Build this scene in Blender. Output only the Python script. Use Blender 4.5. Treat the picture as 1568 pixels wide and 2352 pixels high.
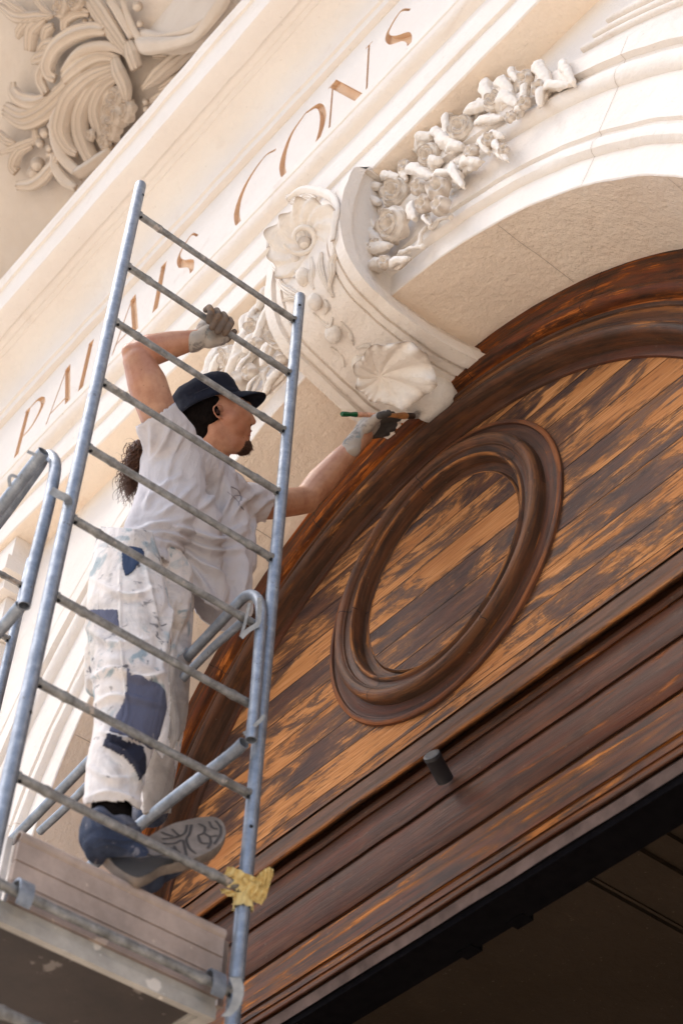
import bpy, bmesh, math, random
import numpy as np
from mathutils import Vector, Matrix, noise
random.seed(7)
for o in list(bpy.data.objects): bpy.data.objects.remove(o)
SC = bpy.context.scene; COL = SC.collection
# ------------------------------------------------------------------ camera
W0, H0, F = 1568.0, 2352.0, 4053.998            # reference frame the camera was solved in
CR = np.array([[0.6362723, 0.77050861, 0.03839324],
               [-0.54544087, 0.48449449, -0.68392934],
               [-0.54557476, 0.41422405, 0.72853731]])   # rows: image right, image down, forward
cam = bpy.data.cameras.new('camera'); co = bpy.data.objects.new('camera', cam); COL.objects.link(co)
cam.sensor_fit = 'VERTICAL'; cam.sensor_height = 36; cam.sensor_width = 24; cam.lens = F/H0*36
cam.clip_end = 500; cam.clip_start = 0.05
co.matrix_world = Matrix(((CR[0][0], -CR[1][0], -CR[2][0], 0), (CR[0][1], -CR[1][1], -CR[2][1], 0),
                          (CR[0][2], -CR[1][2], -CR[2][2], 0), (0, 0, 0, 1)))
SC.camera = co
cam.dof.use_dof = True; cam.dof.focus_distance = 6.1; cam.dof.aperture_fstop = 3.6
# ------------------------------------------------------------------ light
SUN_EL, SUN_DIR = math.radians(62), Vector((-0.62, -0.78))     # sun stands to the front left of the facade
w = bpy.data.worlds.new('World'); SC.world = w; w.use_nodes = True
nt = w.node_tree; bg = nt.nodes['Background']; sky = nt.nodes.new('ShaderNodeTexSky')
sky.sky_type = 'NISHITA'; sky.sun_disc = False; sky.sun_elevation = SUN_EL
sky.sun_rotation = math.atan2(SUN_DIR.x, SUN_DIR.y); sky.air_density = 1.0; sky.dust_density = 2.5
nt.links.new(sky.outputs[0], bg.inputs[0]); bg.inputs[1].default_value = 0.15
sl = bpy.data.lights.new('sun', 'SUN'); so = bpy.data.objects.new('sun', sl); COL.objects.link(so)
sl.energy = 1.35; sl.angle = math.radians(35); sl.color = (1.0, 0.965, 0.94)
d = Vector((SUN_DIR.x*math.cos(SUN_EL), SUN_DIR.y*math.cos(SUN_EL), math.sin(SUN_EL))).normalized()
so.rotation_euler = d.to_track_quat('Z', 'Y').to_euler()
SC.view_settings.view_transform = 'Standard'; SC.view_settings.look = 'None'
SC.view_settings.exposure = 1.13; SC.view_settings.gamma = 1
SC.render.engine = 'CYCLES'; SC.cycles.max_bounces = 8; SC.cycles.diffuse_bounces = 5
# ------------------------------------------------------------------ geometry helpers
def ray(px, py):
    q = np.array([(px-W0/2)/F, (py-H0/2)/F, 1.0]); return q @ CR
def onY(px, py, Y): r = ray(px, py); return Vector(r*(Y/r[1]))
def onX(px, py, X): r = ray(px, py); return Vector(r*(X/r[0]))
def onZ(px, py, Z): r = ray(px, py); return Vector(r*(Z/r[2]))
def onF(px, py, f): return Vector(ray(px, py)*f)
def onP(px, py, p0, n): r = Vector(ray(px, py)); return r*(p0.dot(n)/r.dot(n))
def fwd(p): return p.x*CR[2][0]+p.y*CR[2][1]+p.z*CR[2][2]
def proj(P):
    q = np.asarray(P) @ CR.T; return q[:, :2]/q[:, 2:3]*F + np.array([W0/2, H0/2])
IR, IDN, FW = Vector(CR[0]), Vector(CR[1]), Vector(CR[2])
def nz(v, s, o=0.0): return noise.noise(Vector((v[0]*s+o, v[1]*s, v[2]*s)))

def tag(o, label=None, cat=None, group=None, kind=None):
    if label: o['label'] = label
    if cat: o['category'] = cat
    if group: o['group'] = group
    if kind: o['kind'] = kind
    return o
def empty(name, loc=(0, 0, 0)):
    o = bpy.data.objects.new(name, None); o.location = loc; o.empty_display_size = .1; COL.objects.link(o); return o
def mk(name, V, Fc, m, parent=None, smooth=True, gc=None, sharp=None):
    me = bpy.data.meshes.new(name); me.from_pydata([tuple(v) for v in V], [], Fc)
    if gc is not None:
        a = me.attributes.new('gc', 'FLOAT_VECTOR', 'POINT'); a.data.foreach_set('vector', np.array([tuple(g) for g in gc], dtype=np.float32).ravel())
    me.materials.append(m)
    if smooth: me.polygons.foreach_set('use_smooth', [True]*len(me.polygons))
    if sharp: me.set_sharp_from_angle(angle=math.radians(sharp))
    o = bpy.data.objects.new(name, me); COL.objects.link(o)
    if parent:
        o.parent = parent; bpy.context.view_layer.update() if False else None
        o.location = -Vector(parent.matrix_basis.translation) if parent.parent is None and parent.type == 'EMPTY' else (0, 0, 0)
    return o
class MB:
    def __init__(s): s.V = []; s.F = []; s.G = []
    def add(s, V, Fc, G=None):
        n = len(s.V); s.V += [Vector(v) for v in V]; s.F += [tuple(i+n for i in f) for f in Fc]
        s.G += [Vector(g) for g in (G if G is not None else V)]
    def grid(s, rows, closed=False, G=None, flip=False):
        nr, nc = len(rows), len(rows[0]); V = [v for r in rows for v in r]; Fc = []
        for i in range(nr-1):
            for j in range(nc if closed else nc-1):
                k = (j+1) % nc; f = (i*nc+j, i*nc+k, (i+1)*nc+k, (i+1)*nc+j); Fc.append(f[::-1] if flip else f)
        s.add(V, Fc, [g for r in G for g in r] if G else None)
    def box(s, a, b):
        x0, y0, z0 = a; x1, y1, z1 = b
        V = [(x0, y0, z0), (x1, y0, z0), (x1, y1, z0), (x0, y1, z0), (x0, y0, z1), (x1, y0, z1), (x1, y1, z1), (x0, y1, z1)]
        s.add(V, [(0, 3, 2, 1), (4, 5, 6, 7), (0, 1, 5, 4), (1, 2, 6, 5), (2, 3, 7, 6), (3, 0, 4, 7)])
    def tube(s, pts, r, n=12, cap=True, hollow=False):
        pts = [Vector(p) for p in pts]; rows = []; up = None; L = 0; G = []
        rs = r if isinstance(r, (list, tuple)) else [r]*len(pts)
        for i, p in enumerate(pts):
            t = (pts[min(i+1, len(pts)-1)]-pts[max(i-1, 0)]).normalized()
            if up is None: up = t.orthogonal().normalized()
            up = (up-t*up.dot(t)).normalized(); sd = t.cross(up)
            if i: L += (p-pts[i-1]).length
            rows.append([p+(up*math.cos(2*math.pi*k/n)+sd*math.sin(2*math.pi*k/n))*rs[i] for k in range(n)])
            G.append([(L, k/n*.1, 0) for k in range(n)])
        s.grid(rows, True, G)
        if cap:
            for row, fl in ((rows[0], 1), (rows[-1], 0)):
                if hollow:
                    c = sum(row, Vector())/n; ax = (pts[0]-pts[1]).normalized() if fl else (pts[-1]-pts[-2]).normalized()
                    r2 = [c+(v-c)*.82 for v in row]; r3 = [v-ax*rs[0]*2.5 for v in r2]
                    s.grid([row, r2, r3], True, flip=not fl); s.add(r3, [tuple(range(n))])
                else: s.add(row, [tuple(range(n))[::-1] if fl else tuple(range(n))])
    def ball(s, c, r, seg=14, sc=(1, 1, 1), M=None):
        rows = []; c = Vector(c)
        for i in range(seg//2+1):
            a = math.pi*i/(seg//2); row = []
            for j in range(seg):
                b = 2*math.pi*j/seg; v = Vector((math.sin(a)*math.cos(b)*sc[0], math.sin(a)*math.sin(b)*sc[1], math.cos(a)*sc[2]))*r
                if M is not None: v = M @ v
                row.append(c+v)
            rows.append(row)
        s.grid(rows, True)
    def obj(s, name, m, parent=None, smooth=True, sharp=None):
        return mk(name, s.V, s.F, m, parent, smooth, s.G, sharp)
def catmull(P, n=8):
    P = [Vector(p) for p in P]; out = []
    Q = [P[0]*2-P[1]]+P+[P[-1]*2-P[-2]]
    for i in range(1, len(Q)-2):
        for k in range(n):
            t = k/n; a, b, c, e = Q[i-1], Q[i], Q[i+1], Q[i+2]
            out.append(((b*2)+(c-a)*t+(a*2-b*5+c*4-e)*t*t+(b*3-a-c*3+e)*t**3)*.5)
    out.append(P[-1]); return out
# ------------------------------------------------------------------ materials
def newmat(name):
    m = bpy.data.materials.new(name); m.use_nodes = True; t = m.node_tree; b = t.nodes['Principled BSDF']; return m, t, b
class N:
    def __init__(s, t): s.t = t
    def __call__(s, typ, ins=None, **kw):
        n = s.t.nodes.new('ShaderNode'+typ)
        for k, v in kw.items(): setattr(n, k, v)
        for k, v in (ins or {}).items():
            if hasattr(v, 'is_output') or isinstance(v, bpy.types.NodeSocket): s.t.links.new(v, n.inputs[k])
            else: n.inputs[k].default_value = v
        return n
    def coord(s, kind='Object', scale=(1, 1, 1), attr=None):
        if attr: c = s('Attribute', attribute_name=attr).outputs['Vector']
        else: c = s('TexCoord').outputs[kind]
        return s('Mapping', {'Vector': c, 'Scale': scale}).outputs[0]
    def noise(s, v, scale, detail=4, rough=.55, dist=0): return s('TexNoise', {'Vector': v, 'Scale': scale, 'Detail': detail, 'Roughness': rough, 'Distortion': dist}).outputs['Fac']
    def ramp(s, f, stops, interp='LINEAR'):
        n = s('ValToRGB', {'Fac': f}); r = n.color_ramp; r.interpolation = interp
        while len(r.elements) < len(stops): r.elements.new(.5)
        for e, (p, c) in zip(r.elements, stops):
            e.position = p; e.color = (*c, 1) if isinstance(c, tuple) else (c, c, c, 1)
        return n.outputs[0]
    def mix(s, f, a, b, typ='MIX'):
        n = s('Mix', data_type='RGBA', blend_type=typ)
        for k, v in ((0, f), (6, a), (7, b)):
            if isinstance(v, bpy.types.NodeSocket): s.t.links.new(v, n.inputs[k])
            else: n.inputs[k].default_value = (*v, 1) if isinstance(v, tuple) else v
        return n.outputs[2]
    def math(s, op, a, b=0.0):
        n = s('Math', operation=op)
        for k, v in ((0, a), (1, b)):
            if isinstance(v, bpy.types.NodeSocket): s.t.links.new(v, n.inputs[k])
            else: n.inputs[k].default_value = v
        return n.outputs[0]
    def bump(s, h, strength, dist=.01, normal=None):
        i = {'Height': h, 'Strength': strength, 'Distance': dist}
        if normal: i['Normal'] = normal
        return s('Bump', i).outputs[0]
def stone_mat(name, c1, c2, grain=1.0, stain=(.42, .27, .17), stainamt=.5, big=1.0, dirt=None):
    m, t, b = newmat(name); n = N(t); v = n.coord()
    a = n.noise(v, 2.2, 5, .6); c = n.mix(n.ramp(a, [(.35, 0.), (.65, 1.)]), c1, c2)
    s = n.ramp(n.noise(v, 3.7, 8, .65, .6), [(.6, 0.), (.78, 1.)])
    c = n.mix(n.math('MULTIPLY', s, stainamt), c, stain)
    sp = n.ramp(n.noise(v, 55, 3, .6), [(.66, 0.), (.74, 1.)])
    c = n.mix(n.math('MULTIPLY', sp, .22), c, (.33, .25, .18))
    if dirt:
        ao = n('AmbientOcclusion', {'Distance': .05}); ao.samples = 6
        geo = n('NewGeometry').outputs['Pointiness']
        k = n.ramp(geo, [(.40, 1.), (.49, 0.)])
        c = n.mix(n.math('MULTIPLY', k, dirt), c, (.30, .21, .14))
    t.links.new(c, b.inputs['Base Color']); b.inputs['Roughness'].default_value = .92; b.inputs['Specular IOR Level'].default_value = .2
    h1 = n.noise(v, 9, 4, .6); h2 = n.noise(v, 110, 3, .65); h3 = n.noise(v, 38, 3, .5)
    h = n.math('ADD', n.math('MULTIPLY', h1, .9*big), n.math('ADD', n.math('MULTIPLY', h2, .16*grain), n.math('MULTIPLY', h3, .22*grain)))
    t.links.new(n.bump(h, 1.0, .012), b.inputs['Normal']); return m
STONE = stone_mat('limewashed_stone', (.76, .675, .59), (.79, .72, .64), 1.5)
STONEF = stone_mat('facade_face_stone', (.76, .685, .61), (.79, .725, .655), .9, stainamt=.3)
SOFF = stone_mat('rough_soffit_stone', (.84, .70, .56), (.88, .755, .62), 1.7, stain=(.6, .40, .27), stainamt=.45)  # lighter, warmer stone copy; adds missing bounce light to the undersides by colour
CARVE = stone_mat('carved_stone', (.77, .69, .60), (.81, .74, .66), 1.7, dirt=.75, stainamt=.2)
COVE = stone_mat('cove_stone', (.58, .475, .375), (.64, .54, .44), .9, dirt=.8, stainamt=.2)  # stone copy darkened by colour to offset the direct sun on the cove
OCHRE = stone_mat('freshly_cut_ochre_stone', (.66, .43, .26), (.74, .52, .34), 1.6, stainamt=.4)
PAVE = stone_mat('pale_paving', (.66, .56, .44), (.72, .62, .49), 1)
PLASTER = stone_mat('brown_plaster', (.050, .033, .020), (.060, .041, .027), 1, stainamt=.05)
def wood_mat(name, amount=.5, orange=(.50, .20, .06), red=(.12, .028, .009), dark=(.040, .024, .021), plank=None, edge=0.0, wx=1.6, wy=11):
    m, t, b = newmat(name); n = N(t); v = n.coord(attr='gc'); pk = None; pb = None
    if plank:
        sp_ = n('SeparateXYZ', {'Vector': v}); q = n.math('MULTIPLY', n.math('ADD', sp_.outputs[1], 10.0), 1/plank); fl = n.math('FLOOR', q)
        wn = n('TexWhiteNoise', {'W': fl}, noise_dimensions='1D').outputs['Value']; pb = n.math('MULTIPLY', n.math('SUBTRACT', wn, .5), .045)
        off = n('CombineXYZ', {'X': n.math('MULTIPLY', wn, 7.0), 'Y': n.math('MULTIPLY', wn, .35)}).outputs[0]; v = n('VectorMath', {0: v, 1: off}, operation='ADD').outputs[0]
        fr = n.math('FRACT', q); dd = n.math('MINIMUM', fr, n.math('SUBTRACT', 1.0, fr)); pk = n.ramp(dd, [(.0, 0.), (.018, 1.)])
    def mp(x, y): return n('Mapping', {'Vector': v, 'Scale': (x, y, y)}).outputs[0]
    st = mp(wx, wy); g = n.noise(mp(5, 210), 1, 4, .6, .4); g2 = n.noise(mp(2.2, 46), 1, 5, .65, .5); blot = n.noise(mp(6, 17), 1, 5, .62, .9)
    big = n.noise(st, 1, 8, .72, .9)
    big = n.math('ADD', big, n.math('MULTIPLY', n.math('SUBTRACT', n.noise(mp(.9, 1.8), 1, 2, .5), .5), .22))
    if pb: big = n.math('ADD', big, pb)
    base = n.ramp(n.math('ADD', n.math('MULTIPLY', g2, .6), n.math('MULTIPLY', blot, .4)), [(.3, tuple(x*.55 for x in dark)), (.5, dark), (.72, (dark[0]*2.3, dark[1]*2.0, dark[2]*1.7))])
    rr = n.ramp(n.math('ADD', n.math('MULTIPLY', n.noise(st, 1.7, 6, .7, .2), .7), n.math('MULTIPLY', g2, .3)), [(.46, 0.), (.64, 1.)])
    c = n.mix(n.math('MULTIPLY', rr, .6), base, red)
    th = 1-amount
    k = n.math('ADD', n.math('MULTIPLY', big, .66), n.math('ADD', n.math('MULTIPLY', blot, .20), n.math('MULTIPLY', g, .14)))
    half = n.ramp(k, [(th-.055, 0.), (th+.01, 1.)]); c = n.mix(n.math('MULTIPLY', half, .75), c, tuple(x*.42 for x in orange))
    mask = n.ramp(k, [(th-.004, 0.), (th+.030, 1.)])
    if edge:
        pt = n.ramp(n('NewGeometry').outputs['Pointiness'], [(.512, 0.), (.55, 1.)])
        mask = n.math('MAXIMUM', mask, n.math('MULTIPLY', n.math('MULTIPLY', pt, n.ramp(n.noise(st, 2.3, 5, .7), [(.42, 0.), (.55, 1.)])), edge))
    oc = n.ramp(g, [(.36, tuple(x*.6 for x in orange)), (.5, orange), (.66, (min(1, orange[0]*1.25), orange[1]*1.4, orange[2]*1.8))])
    oc = n.mix(n.ramp(n.noise(mp(1.2, 5), 1, 4, .6), [(.4, 0.), (.65, .6)]), oc, (orange[0]*.62, orange[1]*.5, orange[2]*.45))
    c = n.mix(mask, c, oc)
    dust = n.ramp(n.noise(v, 60, 2, .5), [(.70, 0.), (.74, 1.)]); c = n.mix(n.math('MULTIPLY', dust, .18), c, (.3, .24, .18))
    if pk: c = n.mix(n.math('SUBTRACT', 1.0, pk), c, (.012, .008, .007))
    t.links.new(c, b.inputs['Base Color']); b.inputs['Specular IOR Level'].default_value = .07
    t.links.new(n.ramp(mask, [(0, .48), (1, .72)]), b.inputs['Roughness'])
    h = n.math('ADD', n.math('MULTIPLY', g, .45), n.math('MULTIPLY', g2, .8)); h = n.math('SUBTRACT', h, n.math('MULTIPLY', mask, .35)); h = n.math('ADD', h, n.math('MULTIPLY', blot, .3))
    if pk: h = n.math('ADD', h, n.math('MULTIPLY', pk, 1.6))
    t.links.new(n.bump(h, .85, .004), b.inputs['Normal']); return m
W_PLANK = wood_mat('stripped_planks', .50, orange=(.42, .175, .055), dark=(.052, .027, .019), red=(.12, .042, .018), plank=.126, wx=1.6, wy=6.0)
W_RED = wood_mat('red_stained_moulding', .47, orange=(.40, .115, .022), red=(.24, .052, .012), dark=(.05, .025, .016), edge=.8, wx=1.6, wy=12)
W_MOULD = wood_mat('worn_brown_moulding', .40, orange=(.36, .14, .04), red=(.16, .055, .022), dark=(.062, .034, .022), edge=.8, wx=2.4, wy=16)
W_DARK = wood_mat('dark_stained_boards', .40, orange=(.26, .085, .024), dark=(.066, .034, .022), edge=.75, wx=1.1, wy=12)
W_STREAK = wood_mat('streaked_board', .45, orange=(.40, .14, .03), red=(.17, .042, .012), dark=(.05, .028, .02), edge=.8, wx=1.2, wy=18)
def simple(name, col, rough=.6, metal=0, nscale=30, var=.25, bump=.2, spec=.4):
    m, t, b = newmat(name); n = N(t); v = n.coord()
    f = n.noise(v, nscale, 5, .6); c = n.mix(n.ramp(f, [(.3, 0.), (.7, 1.)]), tuple(x*(1-var) for x in col), tuple(min(1, x*(1+var)) for x in col))
    t.links.new(c, b.inputs['Base Color']); b.inputs['Roughness'].default_value = rough; b.inputs['Metallic'].default_value = metal
    b.inputs['Specular IOR Level'].default_value = spec
    t.links.new(n.bump(n.noise(v, nscale*3, 3, .6), bump, .002), b.inputs['Normal']); return m
W_PALE = simple('bounce_lit_edge', (.105, .072, .060), .8, 0, 12, .35, .3, .05)  # paler brown carries the bounce light on the downward chamfer
def galv_mat():
    m, t, b = newmat('galvanised_steel'); n = N(t); v = n.coord()
    f = n.noise(v, 26, 5, .7); c = n.ramp(f, [(.3, (.17, .19, .22)), (.55, (.27, .295, .33)), (.75, (.38, .41, .45))])
    sp = n.ramp(n.noise(v, 34, 4, .7), [(.66, 0.), (.69, 1.)]); c = n.mix(n.math('MULTIPLY', sp, .6), c, (.09, .065, .05))
    pl = n.ramp(n.noise(v, 15, 4, .6), [(.70, 0.), (.73, 1.)]); c = n.mix(n.math('MULTIPLY', pl, .7), c, (.75, .71, .66))
    t.links.new(c, b.inputs['Base Color']); b.inputs['Metallic'].default_value = .6
    t.links.new(n.ramp(n.noise(v, 60, 3), [(.3, .42), (.7, .62)]), b.inputs['Roughness'])
    t.links.new(n.bump(n.noise(v, 120, 4, .6), .25, .002), b.inputs['Normal']); return m
GALV = galv_mat()
def rung_mat():
    m, t, b = newmat('weathered_rung_steel'); n = N(t); v = n.coord()
    c = n.ramp(n.noise(v, 30, 6, .7), [(.3, (.10, .095, .085)), (.5, (.22, .215, .205)), (.75, (.40, .39, .37))])
    pl = n.ramp(n.noise(v, 11, 5, .6), [(.63, 0.), (.66, 1.)]); c = n.mix(n.math('MULTIPLY', pl, .7), c, (.52, .44, .37))
    t.links.new(c, b.inputs['Base Color']); b.inputs['Metallic'].default_value = .55; b.inputs['Roughness'].default_value = .5
    t.links.new(n.bump(n.noise(v, 90, 4, .6), .35, .002), b.inputs['Normal']); return m
RUNG = rung_mat()
BLACK = simple('matte_black', (.005, .0045, .005), 1.0, spec=0.0)
NEARBLACK = simple('dark_iron', (.02, .017, .015), .6)
HOLE = simple('hole_dark', (.008, .008, .008), .9)
def ply_mat(name, col, spat):
    m, t, b = newmat(name); n = N(t); v = n.coord()
    c = n.mix(n.ramp(n.noise(v, 7, 5, .7), [(.35, 0.), (.7, 1.)]), tuple(x*.75 for x in col), tuple(x*1.25 for x in col))
    pl = n.ramp(n.noise(v, 9, 4, .55, .3), [(.655, 0.), (.67, 1.)]); c = n.mix(n.math('MULTIPLY', pl, .75), c, spat)
    pk = n.ramp(n.noise(v, 42, 3, .55), [(.70, 0.), (.72, 1.)]); c = n.mix(n.math('MULTIPLY', pk, .6), c, spat)
    t.links.new(c, b.inputs['Base Color']); b.inputs['Roughness'].default_value = .6
    t.links.new(n.bump(n.noise(v, 70, 4, .6), .3, .002), b.inputs['Normal']); return m
BOARD = ply_mat('brown_toe_board', (.36, .275, .225), (.62, .48, .36))
BOARDW = ply_mat('sunlit_side_board', (.62, .57, .52), (.4, .35, .3))  # lighter board copy; sunlight on the left toe board is in its colour
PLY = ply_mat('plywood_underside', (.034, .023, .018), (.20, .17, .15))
ALU = ply_mat('splashed_aluminium', (.36, .33, .29), (.7, .63, .55))
def skin_mat():
    m, t, b = newmat('skin'); n = N(t); v = n.coord()
    c = n.mix(n.ramp(n.noise(v, 13, 6, .7), [(.35, 0.), (.65, 1.)]), (.33, .145, .08), (.48, .255, .15)); c = n.mix(n.ramp(n.noise(v, 4.5, 2, .5), [(.5, 0.), (.7, .5)]), c, (.42, .15, .085))
    c = n.mix(n.ramp(n.noise(v, 75, 1, .5), [(.76, 0.), (.79, .6)]), c, (.16, .06, .035))
    t.links.new(c, b.inputs['Base Color']); b.inputs['Roughness'].default_value = .48
    b.inputs['Subsurface Weight'].default_value = .12; b.inputs['Subsurface Radius'].default_value = (.012, .005, .003)
    t.links.new(n.bump(n.noise(v, 260, 3, .6), .2, .001), b.inputs['Normal']); return m
SKIN = skin_mat()
def cloth_mat(name, col, stains=(), bumpy=1, var=.12, weave=420):
    m, t, b = newmat(name); n = N(t); v = n.coord()
    c = n.mix(n.noise(v, 9, 6, .65), tuple(x*(1-var) for x in col), tuple(min(1, x*(1+var)) for x in col))
    for k, (sc, lo, hi, amt, sc_col) in enumerate(stains):
        vv = n('Mapping', {'Vector': v, 'Location': (k*3.1+.7, k*1.7, k*2.3)}).outputs[0]
        f = n.ramp(n.noise(vv, sc, 6, .62, .5), [(lo, 0.), (hi, 1.)])
        if sc > 12: f = n.math('MULTIPLY', f, n.ramp(n.noise(vv, 3.2, 2, .5), [(.42, 0.), (.56, 1.)]))
        c = n.mix(n.math('MULTIPLY', f, amt), c, sc_col)
    t.links.new(c, b.inputs['Base Color']); b.inputs['Roughness'].default_value = .93; b.inputs['Specular IOR Level'].default_value = .15
    b.inputs['Sheen Weight'].default_value = .12 if col[0] > .2 else 0.0
    st = n('Mapping', {'Vector': v, 'Scale': (1, 1, .35)}).outputs[0]
    h = n.math('ADD', n.math('MULTIPLY', n.noise(st, 20, 5, .62, 1.2), 1.8*bumpy), n.math('MULTIPLY', n.noise(v, weave, 2), .12))
    t.links.new(n.bump(h, .55, .010), b.inputs['Normal']); return m
SHIRT = cloth_mat('grey_marl_jersey', (.53, .495, .50), [(9, .70, .73, .35, (.35, .22, .16)), (4, .62, .75, .25, (.5, .47, .5))])
TROUS = cloth_mat('paint_stained_canvas', (.70, .64, .60), [(5, .47, .66, .7, (.40, .33, .25)), (7, .54, .68, .5, (.26, .25, .27)), (13, .54, .62, .6, (.06, .19, .25)), (24, .60, .635, .85, (.045, .045, .06)), (8, .62, .70, .45, (.16, .30, .36)), (36, .66, .69, .7, (.09, .07, .06))])
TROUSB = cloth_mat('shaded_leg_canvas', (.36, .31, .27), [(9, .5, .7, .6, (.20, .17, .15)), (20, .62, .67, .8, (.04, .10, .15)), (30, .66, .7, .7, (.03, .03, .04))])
PATCH = cloth_mat('blue_grey_knee_cloth', (.105, .11, .16), [(24, .66, .70, .5, (.4, .37, .36))])
NAVY = cloth_mat('navy_pocket_cloth', (.03, .05, .10), [(20, .58, .64, .7, (.02, .03, .06)), (30, .66, .7, .5, (.5, .5, .5))])
NEARCL = cloth_mat('pocket_shadow_cloth', (.028, .030, .048), [(20, .58, .66, .5, (.10, .09, .09))])
CAPM = cloth_mat('faded_navy_cap_cloth', (.010, .011, .018), [(30, .55, .75, .35, (.03, .032, .045))], .6)
HAIR = simple('dark_brown_hair', (.085, .036, .019), .45, 0, 60, .5, .4)
HAIRB = simple('black_hair', (.007, .0055, .005), .95, 0, 120, .5, .8, .03)
BEARD = simple('brown_beard', (.075, .032, .016), .8, 0, 220, .7, .8)
LIP = simple('lips', (.30, .10, .08), .45)
GLOVE = cloth_mat('knitted_glove', (.38, .33, .28), [(24, .57, .63, .75, (.05, .16, .21)), (22, .55, .60, .6, (.10, .09, .09))], .5, .15)
GLOVEF = cloth_mat('coated_glove_fingers', (.13, .095, .072), [(18, .5, .62, .8, (.27, .15, .07)), (34, .6, .66, .8, (.02, .03, .045))], .5, .3)
GLOVED = cloth_mat('dark_glove_fingers', (.07, .062, .056), [(18, .5, .62, .6, (.12, .10, .08)), (34, .6, .66, .8, (.02, .025, .03))], .5, .3)
SHOE = cloth_mat('dusty_blue_shoe', (.045, .055, .085), [(9, .5, .64, .7, (.16, .155, .17)), (16, .54, .62, .6, (.012, .014, .02)), (30, .6, .66, .6, (.42, .38, .36))], .8, .3)
SOLE = simple('worn_sole_rubber', (.19, .15, .12), .75, 0, 20, .3, .5)
TREAD = simple('dark_tread', (.05, .04, .035), .8, 0, 40, .3, .5)
TAPE = cloth_mat('crumpled_yellow_tape', (.64, .48, .20), [(10, .55, .7, .6, (.72, .62, .42)), (26, .66, .7, .6, (.3, .22, .1))], 1.2)
GREEN = simple('green_lacquer', (.004, .09, .035), .12, 0, 10, .2, .05, .6)
PINKW = simple('rubbed_pink_handle', (.55, .30, .20), .45, 0, 60, .35, .2)
RAWW = simple('varnished_wood_handle', (.45, .21, .08), .35, 0, 40, .3, .2)
FERR = simple('dark_ferrule', (.045, .025, .018), .4)
BRIS = simple('grey_bristles', (.45, .40, .36), .7, 0, 150, .4, .8)
# ------------------------------------------------------------------ setting
g = MB(); g.box((-40, -40, -1.9), (40, 40, -1.6)); tag(g.obj('pavement', PAVE, smooth=False), kind='structure')
CX, CZ = -3.15, 3.337
def path(r, y, n=72, z0=-1.6, jit=0.0, a0=0, a1=math.pi):
    """jamb up, semicircle over, jamb down; returns points and run lengths"""
    P = []
    for k in range(6): P.append((CX+r, z0+(CZ-z0)*k/6))
    for k in range(n+1): a = a0+(a1-a0)*k/n; P.append((CX+r*math.cos(a), CZ+r*math.sin(a)))
    for k in range(1, 7): P.append((CX-r, CZ-(CZ-z0)*k/6))
    return [Vector((x, y, z)) for x, z in P]
def sweep_path(prof, name, m, parent, n=150, z0=-1.6, jit=.0, sharp=35):
    """prof: list of (radius, y) walked from the inner edge outwards"""
    mb = MB(); rows = []; G = []; base = path(1.6, 0, n, z0); L = [0]
    for i in range(1, len(base)): L.append(L[-1]+(base[i]-base[i-1]).length)
    s = 0
    for k, (r, y) in enumerate(prof):
        if k: s += math.hypot(r-prof[k-1][0], y-prof[k-1][1])
        row = path(r, y, n, z0)
        if jit:
            row = [Vector((v.x+nz(v, 9)*jit, v.y+nz(v, 7, 9.3)*jit, v.z+nz(v, 9, 20)*jit)) for v in row]
        rows.append(row); G.append([(l, s, 0) for l in L])
    mb.grid(rows, False, G); return mb.obj(name, m, parent, True, sharp)
def bar_x(prof, x0, x1, name, m, parent, jit=0.0, step=.06, sharp=35, caps=True, flip=False):
    """prof: list of (y, z); extruded along x"""
    n = max(2, int((x1-x0)/step)); mb = MB(); rows = []; G = []; s = 0
    for k, (y, z) in enumerate(prof):
        if k: s += math.hypot(y-prof[k-1][0], z-prof[k-1][1])
        row = []
        for i in range(n+1):
            x = x0+(x1-x0)*i/n; v = Vector((x, y, z))
            if jit: v = Vector((x, y+nz(v, 6)*jit, z+nz(v, 6, 9)*jit))
            row.append(v)
        rows.append(row); G.append([(v.x, s, 0) for v in row])
    mb.grid(rows, False, G, flip)
    if caps:
        mb.add([r[0] for r in rows], [tuple(range(len(rows)))]); mb.add([r[-1] for r in rows], [tuple(range(len(rows)))[::-1]])
    return mb.obj(name, m, parent, True, sharp)
def arcprof(c, r, a0, a1, n=8, sy=1):
    return [(c[0]+r*math.cos(math.radians(a0+(a1-a0)*k/n)), c[1]+sy*r*math.sin(math.radians(a0+(a1-a0)*k/n))) for k in range(n+1)]

fac = empty('stone_facade', (CX, 2.43, -1.6))
tag(fac, 'cream carved stone facade with arched portal, console, garlands and PALAIS CONS inscription', 'facade')
R0 = 1.862
arch = [(R0, 2.95), (R0, 2.6), (R0, 2.402), (R0+.004, 2.398), (1.975, 2.398), (1.978, 2.385), (1.990, 2.372), (2.012, 2.368), (2.030, 2.376), (2.036, 2.386), (2.050, 2.386), (2.054, 2.372), (2.225, 2.368), (2.230, 2.352),
        (2.245, 2.338), (2.268, 2.332), (2.292, 2.340), (2.300, 2.35), (2.318, 2.35), (2.322, 2.325), (2.392, 2.322), (2.395, 2.45)]
sweep_path(arch[:3], 'arch_soffit', SOFF, fac, 170, jit=.004)
sweep_path(arch[2:], 'archivolt', STONEF, fac, 190, jit=.0035)
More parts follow.
